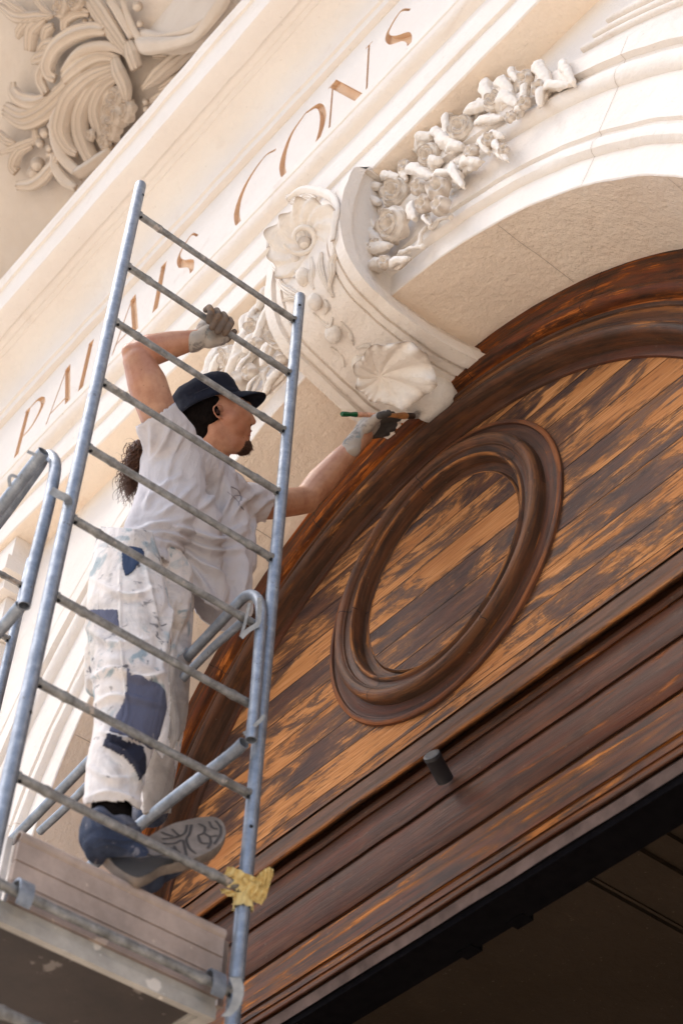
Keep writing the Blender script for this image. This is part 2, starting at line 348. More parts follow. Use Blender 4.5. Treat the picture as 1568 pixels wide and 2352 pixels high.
# joints cut in the soffit
JS = simple('joint_line', (.42, .33, .25), .9)  # brown tone of the stone joint lines
for a in (66, 38, 118, 150, 14):
    j = MB()
    c, s = math.cos(math.radians(a)), math.sin(math.radians(a)); t = Vector((-s, 0, c))
    rows = []
    for q in range(14):
        y = 2.41+.36*q/13; off = nz((a, y, 0), 7)*.012
        p = Vector((CX+(R0-.0015)*c, y, CZ+(R0-.0015)*s))+t*off; rows.append([p-t*.0012, p+t*.0012])
    j.grid(rows); j.obj('soffit_joint', JS, fac)
for a in (52, 22, 128, 161):
    c, s = math.cos(math.radians(a)), math.sin(math.radians(a)); t = Vector((-s, 0, c)); j = MB()
    j.grid([[Vector((CX+r_*c, y-.0012, CZ+r_*s))+t*(nz((a, r_*3, 0), 2)*.006+q) for q in (-.0009, .0009)] for r_, y in arch[3:21]]); j.obj('archivolt_joint', JS, fac)
# spandrel wall around the arch
mb = MB(); inner = path(2.38, 2.43, 80); outer = []
for v in inner:
    dx, dz = v.x-CX, v.z-CZ
    if v.z < CZ+.001 and abs(dx) > 2.3: outer.append(Vector((CX+math.copysign(6.5, dx), 2.43, v.z))); continue
    k = min(6.5/abs(dx) if abs(dx) > 1e-6 else 1e9, (5.95-CZ)/dz if dz > 1e-6 else 1e9); outer.append(Vector((CX+dx*k, 2.43, CZ+dz*k)))
mb.grid([inner, outer]); mb.obj('spandrel_wall', STONEF, fac, False)
# moulded spandrel panels: triple bands following the arch and the architrave
def band(pts, r, h=.02, y=2.43):
    mb = MB(); rows = []
    for i, p in enumerate(pts):
        t = (pts[min(i+1, len(pts)-1)]-pts[max(i-1, 0)]).normalized(); nn = Vector((t.z, 0, -t.x))
        rows.append([p+nn*(r*u)+Vector((0, -hh*h, 0)) for u, hh in ((-1, -.1), (-.9, .7), (-.4, 1), (.4, 1), (.9, .7), (1, -.1))])
    return rows
for sgn in (1, -1):
    for q, rr in enumerate((2.597, 2.637, 2.682)):
        a0 = math.asin((2.303+.014*q)/rr); pts = []
        for k in range(60):
            a = a0*(1-k/59)+math.radians(4)*(k/59); pts.append(Vector((CX+sgn*rr*math.cos(a), 2.43, CZ+rr*math.sin(a))))
        mb = MB(); mb.grid(band(pts, .013, .018)); mb.obj('spandrel_panel_moulding', STONE, fac)
# ---- entablature
XL, XR = -9.5, 2.0
arc_p = [(2.45, 5.87), (2.275, 5.87), (2.268, 5.875), (2.268, 6.03), (2.252, 6.036), (2.250, 6.05), (2.250, 6.215)]
bar_x(arc_p[:2], XL, XR, 'architrave_soffit', SOFF, fac, .003, caps=False)
bar_x(arc_p[1:], XL, XR, 'architrave', STONEF, fac, .003)
tae = [(2.250, 6.215), (2.236, 6.225)]+[(2.236-.04*math.sin(t*math.pi/2/6), 6.225+.05*(1-math.cos(t*math.pi/2/6))) for t in range(1, 7)]+[(2.19, 6.28), (2.188, 6.325), (2.27, 6.34)]
bar_x(tae, XL-.03, XR, 'taenia_moulding', STONEF, fac, .003)
# frieze and carved letters
FY = 2.27
fr = MB(); fr.box((XL, FY, 6.33), (XR, FY+.12, 7.05)); frieze = fr.obj('frieze', STONEF, None, False)
def L_stroke(P, wd, wcap=None):
    P = [Vector((p[0], p[1], 0)) for p in P]; pts = catmull(P, 7) if len(P) > 2 else P
    n = len(pts); Lf = []; Rt = []
    for i, p in enumerate(pts):
        t = (pts[min(i+1, n-1)]-pts[max(i-1, 0)]).normalized(); nn = Vector((-t.y, t.x, 0)); f = i/(n-1)
        ww = wd if not isinstance(wd, (list, tuple)) else np.interp(f, np.linspace(0, 1, len(wd)), wd)
        Lf.append(p+nn*ww/2); Rt.append(p-nn*ww/2)
    return Lf+Rt[::-1]
TH, TN = .062, .017
GL = {'P': [([(0, 0), (.0, 1)], [TH]*2, 'lin'), ([(.0, .985), (.22, .97), (.36, .76), (.22, .53), (0, .50)], [TN, .03, TH, .03, TN], 'c')],
      'A': [([(.26, 1.0), (.02, 0)], [TN]*2, 'lin'), ([(.27, 1.0), (.54, 0)], [TH]*2, 'lin'), ([(.10, .36), (.43, .36)], [TN]*2, 'lin')],
      'L': [([(0, 0), (0, 1)], [TH]*2, 'lin'), ([(0, .01), (.40, .01)], [TN]*2, 'lin')],
      'I': [([(0, 0), (0, 1)], [TH]*2, 'lin')],
      'S': [([(.34, .84), (.20, 1.0), (.03, .84), (.10, .62), (.30, .40), (.33, .16), (.16, .0), (.0, .16)], [TN, .02, .03, TH, TH, .03, .02, TN], 'c')],
      'C': [([(.56, .90), (.36, 1.0), (.10, .84), (.0, .5), (.10, .14), (.36, .0), (.56, .12)], [TN, TN, .045, TH, .045, TN, TN], 'c')],
      'O': [([(.30, 1.0), (.09, .86), (.0, .5), (.09, .14), (.30, 0)], [TN, .04, TH, .04, TN], 'c'), ([(.30, 1.0), (.51, .86), (.60, .5), (.51, .14), (.30, 0)], [TN, .04, TH, .04, TN], 'c')],
      'N': [([(0, 0), (0, 1)], [TN]*2, 'lin'), ([(0, 1), (.52, 0)], [TH]*2, 'lin'), ([(.52, 0), (.52, 1.0)], [TN]*2, 'lin')],
      'V': [([(0, 1), (.25, 0)], [TH]*2, 'lin'), ([(.25, 0), (.5, 1)], [TN]*2, 'lin')]}
Z0L, HL = 6.46, .47
text = [('P', -5.70), ('A', -5.46), ('L', -5.12), ('A', -4.885), ('I', -4.50), ('S', -4.375), ('C', -3.89), ('O', -3.56), ('N', -3.225), ('S', -2.87), ('V', -2.55)]
cut = MB()
def prism(poly, y0, y1, dz):
    n = len(poly); A = [Vector((p.x, y0, p.y)) for p in poly]; B = [Vector((p.x, y1, p.y)) for p in poly]
    cut.add(A+B, [tuple(range(n))[::-1], tuple(range(n, 2*n))]+[(k, (k+1) % n, (k+1) % n+n, k+n) for k in range(n)])
kk = 0
for ch, x in text[:-1]+[('V', -2.50)]:
    for P, wd, kind in GL[ch]:
        Q = [(x+px*HL*1.0, Z0L+pz*HL) for px, pz in P]
        poly = L_stroke(Q, [w_*.72 for w_ in wd]) if kind == 'c' else L_stroke(Q, [w_*.72 for w_ in wd])
        kk += 1; prism(poly, FY-.02-kk*.0007, FY+.016+kk*.0003, 0)
    if ch in 'PAINLV':                                            # serifs
        ends = {'P': [(0, 0), (-.02, 1)], 'A': [(.02, 0), (.54, 0)], 'I': [(0, 0), (0, 1)], 'N': [(0, 0), (-.02, 1), (.52, 1)], 'L': [(0, 1), (0, 0)], 'V': [(0, 1), (.5, 1)]}[ch]
        for ex, ez in ends:
            kk += 1; prism(L_stroke([(x+(ex-.05)*HL, Z0L+ez*HL), (x+(ex+.05)*HL, Z0L+ez*HL)], [.008, .008]), FY-.02-kk*.0007, FY+.010+kk*.0003, 0)
co_ = cut.obj('letter_cutter', OCHRE, None, False)
mod = frieze.modifiers.new('b', 'BOOLEAN'); mod.object = co_; mod.operation = 'DIFFERENCE'; mod.solver = 'EXACT'; mod.use_self = True; mod.material_mode = 'TRANSFER'
dg = bpy.context.evaluated_depsgraph_get(); me = bpy.data.meshes.new_from_object(frieze.evaluated_get(dg)); frieze.modifiers.clear(); frieze.data = me
frieze.parent = fac; frieze.location = -Vector(fac.location); bpy.data.objects.remove(co_)
# cornice
cor = [(2.272, 7.045), (2.262, 7.045), (2.240, 7.05), (2.238, 7.10), (2.225, 7.105)]+[(2.225-.125*(1-math.cos(t*math.pi/2/8)), 7.11+.215*math.sin(t*math.pi/2/8)) for t in range(1, 9)]
cor += [(2.098, 7.335), (2.075, 7.338), (2.07, 7.352)]+[(2.06-.03*t/6, 7.355+.012*math.sin(t/6*math.pi)) for t in range(7)]+[(1.965, 7.348), (1.935, 7.362), (1.932, 7.372), (1.931, 7.545), (1.925, 7.555), (1.912, 7.558), (1.910, 7.575), (1.902, 7.59), (1.897, 7.60), (1.896, 7.625), (2.6, 7.70)]
bar_x(cor, XL-.3, XR, 'cornice', STONEF, fac, .004)
# recess wall behind and the break of the entablature on the left
side = MB(); side.box((-12, 2.43, -1.6), (CX-6.5, 2.8, 5.6)); side.obj('side_wall', STONE, fac, False)
pil = MB()
for (x0, x1, y0, z0, z1) in ((-6.35, -5.60, 2.37, -1.6, 5.30), (-6.39, -5.57, 2.335, 5.303, 5.36), (-6.36, -5.59, 2.355, 5.363, 5.56), (-6.42, -5.55, 2.31, 5.563, 5.63), (-6.46, -5.50, 2.275, 5.633, 5.72), (-6.44, -5.52, 2.30, 5.723, 5.868)):
    pil.box((x0, y0, z0), (x1, 2.428, z1))
pil.obj('pilaster', STONEF, fac, False)
# ------------------------------------------------------------------ carved things
def rose(mb, c, r, n, k=3, hole=True, seed=0):
    """layered carved blossom facing n"""
    n = Vector(n).normalized(); u = n.orthogonal().normalized(); v = n.cross(u); rnd = random.Random(seed)
    prof = [(0.0, -.02), (.08, -.12), (.17, -.14), (.25, -.05), (.29, .22), (.35, .38), (.46, .43), (.53, .34), (.57, .12), (.62, .16), (.68, .36), (.78, .42), (.85, .30), (.88, .08), (.94, .10), (1.0, .0), (1.02, -.3)]
    if not hole: prof = [(0, .55), (.15, .53), (.3, .45), (.36, .26), (.5, .40), (.64, .36), (.70, .18), (.85, .26), (1.0, .10), (1.02, -.25)]
    ph = [rnd.random()*6 for _ in range(3)]; rows = []; S = 48
    for i, (rr, h) in enumerate(prof):
        row = []
        for q in range(S):
            a = 2*math.pi*q/S; lay = 0 if rr < .56 else (1 if rr < .86 else 2); m_ = (3, 5, 6)[lay]
            pet = abs(math.sin(m_/2*a+ph[lay])); rad = r*rr*(1+(.13*pet-.07)*min(1, rr*2))
            hh = r*h*1.25*(.72+.42*pet)+r*.05*nz((a*2, rr*4, seed), 1.3)
            row.append(Vector(c)+u*math.cos(a)*rad+v*math.sin(a)*rad+n*hh)
        rows.append(row)
    mb.grid(rows, True)
def bell(mb, c, r, n, seed=0):
    """small trumpet blossom with a deep round mouth"""
    n = Vector(n).normalized(); u = n.orthogonal().normalized(); v = n.cross(u); rows = []
    for rr, h in ((0, -.2), (.28, -.15), (.34, .35), (.48, .62), (.70, .66), (.86, .45), (.97, .15), (.98, -.3), (.8, -.6)):
        rows.append([Vector(c)+(u*math.cos(a)+v*math.sin(a))*r*rr*(1+.08*math.sin(5*a+seed))+n*r*h*(1+.1*math.sin(5*a+seed)) for a in [2*math.pi*q/30 for q in range(30)]])
    mb.grid(rows, True)
def frond(mb, pts, wd, n, h=.5, ridges=3, taper=(.35, 1, .25), nper=8, curl=0, wave=0.0, closed=False):
    """ribbed leaf following pts, raised towards n"""
    P = catmull(pts, nper); n = Vector(n).normalized(); N_ = len(P); rows = []; U = [-1, -.98, -.92, -.82, -.7, -.55, -.4, -.27, -.13, 0, .13, .27, .4, .55, .7, .82, .92, .98, 1]
    for i, p in enumerate(P):
        f = i/(N_-1); t = (P[min(i+1, N_-1)]-P[max(i-1, 0)]).normalized(); s = t.cross(n).normalized()
        w = wd*np.interp(f, np.linspace(0, 1, len(taper)), taper)*.5*(1+wave*math.sin(f*17))
        rows.append([p+s*(u*w)+n*(w*h*2*(max(0, 1-u*u)**.32*(.84+.20*math.cos(ridges*math.pi*u)+.10*u*u)+curl*u*u*.5)-w*.15+wd*.05*nz(p*8/max(.1, wd*9), 1)) for u in U])
    if closed: rows = [r_+[r_[-1]-n*wd*.3, (r_[0]+r_[-1])/2-n*wd*.4, r_[0]-n*wd*.3] for r_ in rows]
    mb.grid(rows, closed, flip=True)
    for r_, fl in ((rows[0], 0), (rows[-1], 1)): mb.add(r_, [tuple(range(len(r_)))[::-1] if fl else tuple(range(len(r_)))])
def leafy(mb, a, b, wd, n, h=.28, lobes=3):
    """thick lobed leaf from a to b"""
    a, b, n = Vector(a), Vector(b), Vector(n).normalized(); L = (b-a).length; t = (b-a).normalized(); s = t.cross(n).normalized(); rows = []
    US_ = (-1, -.85, -.6, -.3, 0, .3, .6, .85, 1)
    for i in range(17):
        f = -.12+1.24*i/16; ff = min(1, max(0, f)); w = wd*.56*max(.05, (math.sin(math.pi*min(1, ff*.93+.05))**.6)*(.74+.34*abs(math.cos(ff*math.pi*lobes))))
        top = [a+t*L*f+s*u*w+n*(h*wd*(.55-.40*abs(u)**2+.16*abs(math.cos(ff*math.pi*lobes))*(1-abs(u))-.22*(1-min(1, abs(u)*4))+math.sin(ff*math.pi)*.55)) for u in US_]
        bot = [a+t*L*f+s*u*w*.8-n*(.30*wd) for u in US_[::-1]]
        rows.append(top+bot)
    mb.grid(rows, True, flip=True); mb.add(rows[0], [tuple(range(18))]); mb.add(rows[-1], [tuple(range(18))[::-1]])
def fuse(mb, vox, it=2):
    """one continuous carved surface out of the pieces in mb"""
    o = mk('tmp', mb.V, mb.F, STONE, None); r_ = o.modifiers.new('r', 'REMESH'); r_.mode = 'VOXEL'; r_.voxel_size = vox; s_ = o.modifiers.new('s', 'SMOOTH'); s_.iterations = it
    me = bpy.data.meshes.new_from_object(o.evaluated_get(bpy.context.evaluated_depsgraph_get())); bpy.data.objects.remove(o)
    out = MB(); out.V = [v.co+v.normal*(nz(v.co, 45)*.003) for v in me.vertices]; out.F = [tuple(p.vertices) for p in me.polygons]; out.G = out.V; bpy.data.meshes.remove(me); return out
UY = Vector((0, -1, 0))
# ---- garland over the arch (right), and its mirror image on the left
def C6(x, y, Y): return onY(804+x*.3662, 115+y*.3662, Y)
px2u = .0016
GY = 2.345
roses = [(275, 890, 92), (265, 1095, 108), (900, 320, 66), (490, 660, 74), (690, 490, 84)]
bells = [(870, 560, 40), (760, 640, 42), (1090, 330, 36), (340, 640+90, 40), (1180, 235, 40), (960, 620, 30), (215, 1330, 40), (150, 1220, 36), (550, 870, 66), (565, 975, 52), (462, 965, 50), (430, 860, 48), (1095, 185, 50), (1000, 420, 30)]
leaves = [(370, 750, 510, 790, 95), (550, 560, 680, 610, 95), (755, 410, 850, 340, 110), (640, 720, 700, 850, 62), (700, 740, 810, 700, 80), (840, 540, 865, 640, 60), (890, 600, 980, 690, 50), (870, 590, 955, 550, 55), (960, 270, 1040, 340, 85), (1160, 110, 1240, 200, 95), (1140, 200, 1080, 335, 62), (1245, 230, 1185, 350, 62), (1320, 100, 1390, 205, 70), (1210, 240, 1365, 215, 62), (790, 460, 945, 425, 66), (1050, 430, 1090, 360, 48), (70, 1140, 205, 1210, 66), (95, 1290, 235, 1230, 100), (120, 1380, 225, 1330, 85), (255, 1370, 360, 1310, 66), (385, 970, 400, 1060, 80), (850, 200, 900, 330, 90), (415, 620, 500, 540, 85), (530, 500, 600, 570, 70), (140, 900, 190, 850, 80), (115, 1000, 180, 960, 70), (75, 1070, 150, 1110, 60), (200, 800, 300, 800, 70), (930, 200, 1010, 260, 90), (620, 420, 600, 520, 66), (610, 640, 700, 600, 70), (940, 400, 1000, 300, 66), (350, 720, 345, 820, 66), (1020, 130, 1060, 210, 55), (480, 1030, 500, 1100, 30), (540, 790, 640, 760, 60), (500, 740, 560, 700, 80)]
twigs = [(490, 1030, 505, 1110), (480, 1110, 435, 1215), (515, 1115, 625, 1045), (320, 1285, 455, 1235), (600, 890, 680, 850), (700, 840, 720, 770), (300, 1300, 360, 1260), (980, 460, 1060, 430)]
def garland(mirror):
    root = None; base = MB()
    def T(v):
        v = Vector(v)
        return Vector((2*CX-v.x, v.y, v.z)) if mirror else v
    def fin(mb, name, par):
        if mirror: mb.V = [T(v) for v in mb.V]; mb.F = [f[::-1] for f in mb.F]; mb.G = mb.V
        return mb.obj(name, CARVE, par)
    for k in range(26):                                         # lumpy ground the flowers grow out of
        f = k/25; p = catmull([C6(150, 1250, GY), C6(240, 950, GY), C6(430, 740, GY), C6(700, 520, GY), C6(950, 330, GY), C6(1200, 200, GY), C6(1350, 170, GY)], 5)[min(30, int(f*30))]
        base.ball(p+Vector((random.uniform(-.02, .02), .02, random.uniform(-.03, .03))), random.uniform(.03, .06)*(1-.45*f), 12, (1, .7, 1))
    for i, (a, b, c, d_, wd) in enumerate(leaves):
        n_ = Vector((random.uniform(-.4, .5), -1, random.uniform(-.7, .2))); leafy(base, C6(a, b, GY-.008), C6(c, d_, GY-.030), wd*.3662*px2u*1.1, n_, .34, random.choice((2, 3)))
    for (a, b, c, d_) in twigs:
        p, q = C6(a, b, 2.352), C6(c, d_, 2.352); base.tube([p, (p+q)/2+Vector((0, -.012, .005)), q], .0085, 8); base.ball(q, .013, 10)
    for i, (a, b, c, d_, wd) in enumerate(leaves):
        p, q = C6(a, b, GY-.012), C6(c, d_, GY-.040); p = p.lerp(q, -.12); md = (p+q)/2+Vector((random.uniform(-.012, .012), -.026, random.uniform(-.012, .014))); frond(base, [p, md, q], wd*.3662*px2u*.95, Vector((random.uniform(-.5, .6), -1, random.uniform(-.8, .2))), .36, 1, (.5, 1, .9, .5), 8, wave=.12, closed=True)
    root = fin(fuse(base, .0036, 2), 'garland', fac)
    tag(root, 'carved garland %s of the console' % ('left' if mirror else 'right'))
    for i, (x, y, r) in enumerate(roses):
        mb = MB(); c = C6(x, y, GY-.045); rose(mb, c, r*.3662*px2u*(1.05), (random.uniform(-.2, .45), -1, random.uniform(-.75, -.25)), seed=i); fin(mb, 'rose', root)
    for i, (x, y, r) in enumerate(bells):
        mb = MB(); c = C6(x, y, GY-.05); bell(mb, c, r*.3662*px2u*1.2, (random.uniform(-.1, .6), -1, random.uniform(-.6, -.1)), i); fin(mb, 'bell_flower', root)
garland(False); random.seed(7); garland(True)
# ---- console (keystone)
prof = catmull([(2.44, 5.872, 0), (2.30, 5.874, 0), (2.255, 5.86, 0), (2.20, 5.80, 0), (2.165, 5.62, 0), (2.15, 5.46, 0), (2.162, 5.32, 0), (2.20, 5.215, 0), (2.275, 5.14, 0), (2.37, 5.105, 0), (2.48, 5.072, 0), (2.58, 5.048, 0), (2.67, 5.032, 0), (2.74, 5.03, 0), (2.79, 5.035, 0)], 6)
def conso(u, p, t):
    """u across -1..1; p = profile point; returns point on the carved front"""
    w = np.interp(p.x, [2.15, 2.4, 2.6, 2.79], [.224, .232, .262, .305] if u > 0 else [.224, .226, .23, .20]) if p.y < 5.3 else .224
    x = CX+.005+u*w; a = abs(u)
    off = .016 if a > .80 else (-.004 if a > .74 else (.006 if a > .62 else (-.006 if a > .58 else .003+.007*math.cos(u/.58*math.pi/2))))
    nrm = Vector((0, t.y, -t.x)) ; nrm = Vector((-abs(t.y), -abs(t.x) if True else 0, 0))
    nn = Vector((0, -abs(t.y), -abs(t.x))).normalized()
    v = Vector((x, p.x, p.y))+nn*off; return v+nn*nz(v, 14)*.004
US = [-1, -.98, -.9, -.81, -.795, -.745, -.735, -.68, -.625, -.615, -.585, -.575, -.45, -.3, -.15, 0, .15, .3, .45, .575, .585, .615, .625, .68, .735, .745, .795, .81, .9, .98, 1]
rows = []
for i, p in enumerate(prof):
    t = (prof[min(i+1, len(prof)-1)]-prof[max(i-1, 0)]).normalized(); r_ = [conso(u, p, t) for u in US]
    nn = Vector((0, -abs(t.y), -abs(t.x))).normalized()
    def sidepts(v, sg):
        inn = v-nn*.055; rec = Vector((inn.x-sg*.022, inn.y, inn.z))
        return [inn, rec-nn*.004, Vector((rec.x, min(2.84, rec.y+.5), rec.z+.12))]
    rows.append(sidepts(r_[0], -1)[::-1]+r_+sidepts(r_[-1], 1))
mb = MB(); mb.grid(rows, flip=False); cons = mb.obj('console', STONE, fac, True, 50); tag(cons, 'scrolled keystone console under the architrave')
def hit(px, py, lift=0.0):
    """point where the view ray meets the console front"""
    d_ = Vector(ray(px, py)); best = None
    for i in range(13, len(prof)-1):
        a, b = prof[i], prof[i+1]
        for q in range(4):
            f = q/4; y = a.x+(b.x-a.x)*f; z = a.y+(b.y-a.y)*f; e = abs(d_.z/d_.y*y-z)
            if best is None or e < best[0]: best = (e, y, (b-a).normalized())
    p = d_*(best[1]/d_.y); t = best[2]; n_ = Vector((0, -abs(t.y), -abs(t.x))).normalized(); return p+n_*lift, n_
def C1(x, y): return 603+x*.2930, 430.6+y*.2930
def capsule_(mb, a, ra, b, rb, seg=24):
    t = (b-a).normalized(); up = t.orthogonal().normalized(); sd = t.cross(up); rows = []
    def row(c, r): return [c+(up*math.cos(2*math.pi*k/seg)+sd*math.sin(2*math.pi*k/seg))*r for k in range(seg)]
    for k in range(0, 9): an = math.pi/2*(1-k/8); rows.append(row(a-t*ra*math.sin(an), max(1e-5, ra*math.cos(an))))
    for k in range(0, 9): an = math.pi/2*k/8; rows.append(row(b+t*rb*math.sin(an), max(1e-5, rb*math.cos(an))))
    mb.grid(rows, True)
def shell(mb, hub, n, ax, Rf, a0, a1, flutes, cup=.35, rimw=.1, twist=0, th=.012, closed=False, fl_=1.0):
    """fluted shell: Rf(a) rim radius; ax = direction of angle 0 in the shell plane"""
    n = n.normalized(); u = (ax-n*ax.dot(n)).normalized(); v = n.cross(u); S = 130; rows = []; rows2 = []
    for i in range(17):
        f = i/16; row = []; row2 = []
        for q in range(S if closed else S+1):
            g_ = q/S; a = a0+(a1-a0)*g_; R_ = Rf(a); aa = a+twist*(1-f)
            fl = math.cos(flutes*(a-a0)+nz((a*2, 0, 0), 1)); rr = R_*f*(1+rimw*fl*f**3)
            hh = R_*(cup*(f**1.3)-.9*cup*max(0, f-.8)**1.5*2+((.045*fl*f*(1-.2*f)+.05*fl*max(0, f-.75)*2) if fl_ == 1 else (.20*f*(abs(math.cos(4.5*a+.5*math.sin(2*a)))-.5)+.12*fl*f**5+.06*math.sin(19*a+2*math.sin(3*a))*f**7)))
            p = hub+(u*math.cos(aa)+v*math.sin(aa))*rr+n*hh
            row.append(p+n*.004*nz(p, 40)); row2.append(p-n*(th+.25*R_*(1-f))+(hub-p)*.02)
        rows.append(row); rows2.append(row2)
    mb.grid(rows, closed); mb.grid(rows2, closed, flip=True); mb.grid([rows[-1], rows2[-1]], closed)
    if not closed:
        mb.grid([[r[0] for r in rows], [r[0] for r in rows2]], flip=True); mb.grid([[r[-1] for r in rows], [r[-1] for r in rows2]])
# top rosette shell
hb, hn = hit(*C1(388, 440), .02); n1 = Vector((.12, -1, -.62)).normalized(); mb = MB()
sc = fwd(hb)/F
shell(mb, hb, n1, IR, lambda a: sc*(96+7*math.sin(2*a+1)+6*math.sin(5*a)), 0, 2*math.pi, 11, .30, .05, 1.1, closed=True)
mb.ball(hb+n1*.02+IDN*.012, .026, 16); rr_ = [hb+n1*(.03+.012*k/14)+(IR*math.cos(k*.38+2.6)+IDN*math.sin(k*.38+2.6))*(.028+.0022*k) for k in range(18)]
mb.tube(rr_, [.006+.006*math.sin(math.pi*k/17) for k in range(18)], 10)
mb.obj('rosette_shell', CARVE, cons)
def cfrond(pts, wpx, h=.5, taper=(.4, 1, .3), ridges=3, lift=.0, name='acanthus_leaf'):
    mb = MB(); P = [hit(*C1(x, y), lift+.012)[0] for x, y in pts]; n_ = (Vector((0, -1, -.55))).normalized(); s_ = fwd(P[0])/F*.293
    frond(mb, P, wpx*s_, n_, h, ridges, taper); return mb.obj(name, CARVE, cons)
cfrond([(240, 110), (340, 40), (470, 45), (580, 100), (620, 200), (600, 330), (590, 440)], 72, .55, (.8, 1, .9, .5), 1, .012, 'scroll_rim')
cfrond([(210, 80), (250, 110), (310, 120)], 70, .5, (.6, 1, .6)); cfrond([(330, 90), (380, 70), (440, 100)], 60, .5, (.6, 1, .6))
cfrond([(90, 440), (95, 540), (120, 640), (190, 700)], 80, .5, (.5, 1, .4)); cfrond([(60, 480), (80, 420), (110, 380)], 60)
cfrond([(250, 390), (200, 450), (200, 540), (230, 620), (300, 690)], 60, .6, (.6, 1, .7, .4))
cfrond([(480, 520), (470, 640), (510, 760), (560, 860)], 62, .5, (.4, 1, .6, .2)); cfrond([(600, 520), (560, 600), (560, 680), (540, 780), (570, 860)], 80, .5, (.5, 1, .5, .2))
cfrond([(590, 300), (605, 390), (590, 470), (570, 560)], 46, .5, (.5, 1, .4)); cfrond([(400, 560), (410, 640), (400, 740), (420, 800)], 66, .45, (.3, 1, .3))
cfrond([(120, 700), (180, 790), (260, 840), (340, 860)], 70, .5, (.4, 1, .3)); cfrond([(180, 900), (250, 870), (320, 900)], 55, .5, (.3, 1, .3))
cfrond([(500, 880), (520, 940), (500, 990)], 40); cfrond([(620, 1040), (680, 1120), (700, 1200), (720, 1230)], 46, .4, (.3, 1, .2)); cfrond([(740, 1250), (820, 1230), (900, 1290), (930, 1350)], 40, .4, (.3, 1, .3))
cfrond([(540, 1240), (620, 1320), (640, 1400)], 50, .35, (.3, 1, .2)); cfrond([(410, 980), (520, 1080), (560, 1010)], 40, .35, (.3, 1, .3))
for i, (x, y, r) in enumerate(((290, 575, 56), (345, 715, 76), (430, 900, 70), (560, 1130, 84), (780, 1370, 98))):
    p, n_ = hit(*C1(x, y), .016); s_ = fwd(p)/F*.293; mb = MB(); M_ = Matrix.Rotation(.5, 3, 'X'); mb.ball(p, r*s_, 26, (.86, .72, 1.08), M_)
    mb.V = [v+Vector((nz(v, 30), nz(v, 30, 5), nz(v, 30, 9)))*.003 for v in mb.V]; mb.obj('egg_boss', CARVE, cons)
# shell at the foot of the console
hb = onX(872, 864, -3.17); hb = hb*(2.475/hb.y); mb = MB(); s_ = fwd(hb)/F
def Rf(a):
    d_ = math.degrees(a) % 360
    return s_*1.0*np.interp(d_, [0, 30, 60, 90, 120, 150, 180, 225, 270, 300, 330, 360], [132, 138, 100, 80, 68, 62, 54, 52, 54, 72, 106, 132])
n2 = (-FW*.62+Vector((0, -.15, -.5))).normalized()
shell(mb, hb+FW*.035, n2, IR, Rf, 0, 2*math.pi, 7, .55, .06, .25, .03, closed=True, fl_=2.6); mb.obj('foot_shell', CARVE, cons)
mb = MB(); capsule_(mb, Vector((CX+.03, 2.62, 5.04)), .08, Vector((CX+.06, 2.74, 5.02)), .095); mb.obj('shell_root', CARVE, cons)
# ------------------------------------------------------------------ carved cove above the cornice
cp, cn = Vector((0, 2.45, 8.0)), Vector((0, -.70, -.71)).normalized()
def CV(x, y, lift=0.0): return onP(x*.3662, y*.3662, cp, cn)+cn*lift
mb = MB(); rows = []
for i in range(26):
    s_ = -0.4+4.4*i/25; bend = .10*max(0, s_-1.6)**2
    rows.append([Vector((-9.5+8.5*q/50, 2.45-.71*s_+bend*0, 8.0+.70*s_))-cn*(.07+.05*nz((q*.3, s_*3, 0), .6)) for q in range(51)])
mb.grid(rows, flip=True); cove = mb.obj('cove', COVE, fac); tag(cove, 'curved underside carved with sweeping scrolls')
def cs(x, y): return fwd(CV(x, y))/F*.3662*1.28
def cv(pts, w, h=.5, taper=(.6, 1, 1, .4), ridges=3, lift=0.0, name='scroll_frond'):
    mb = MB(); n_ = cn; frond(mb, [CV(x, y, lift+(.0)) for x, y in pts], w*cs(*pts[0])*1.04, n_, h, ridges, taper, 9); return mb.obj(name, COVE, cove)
cv([(790, 560), (700, 600), (660, 700), (670, 820), (720, 930)], 90, .4, (.5, 1, 1, .8), 3, 0)
cv([(760, 480), (660, 550), (612, 680), (630, 800), (690, 960)], 78, .5, (.4, .9, 1, .7), 3, .01)
cv([(750, 455), (610, 540), (530, 680), (520, 820), (560, 940), (620, 1050)], 92, .5, (.3, .8, 1, 1, .8), 3, .012)
cv([(750, 415), (600, 480), (470, 600), (420, 730), (410, 840), (450, 930), (500, 965)], 104, .5, (.3, .8, 1, 1, .7, .4), 3, .015)
cv([(420, 620), (365, 740), (370, 880), (430, 1010), (540, 1110)], 66, .55, (.4, 1, 1, .7), 1, .02)
cv([(345, 960), (370, 1060), (430, 1140), (500, 1180)], 56, .6, (.5, 1, 1, .6), 1, .02)
cv([(380, 980), (330, 1070), (240, 1150), (130, 1165)], 66, .5, (.5, 1, 1, .7), 2, .02)
cv([(760, 385), (620, 400), (500, 480), (400, 590), (290, 690), (160, 745), (40, 690)], 120, .42, (.25, .6, .9, 1, 1, .7), 4, .0)
cv([(770, 370), (640, 350), (520, 410), (420, 500)], 78, .5, (.4, .9, 1, .8), 2, .02)
cv([(330, 600), (240, 640), (150, 625), (95, 570), (90, 515)], 78, .5, (.5, 1, .9, .45), 2, .01)
cv([(820, 340), (720, 295), (600, 300), (500, 350), (415, 450)], 52, .6, (.5, 1, 1, .4), 1, .035)
cv([(700, 190), (600, 190), (480, 230), (390, 300), (340, 400), (345, 470), (380, 500)], 84, .6, (.7, 1, 1, .9, .5), 2, .035)
cv([(350, 330), (300, 420), (285, 510), (320, 590)], 58, .6, (.5, 1, .8), 2, .03)
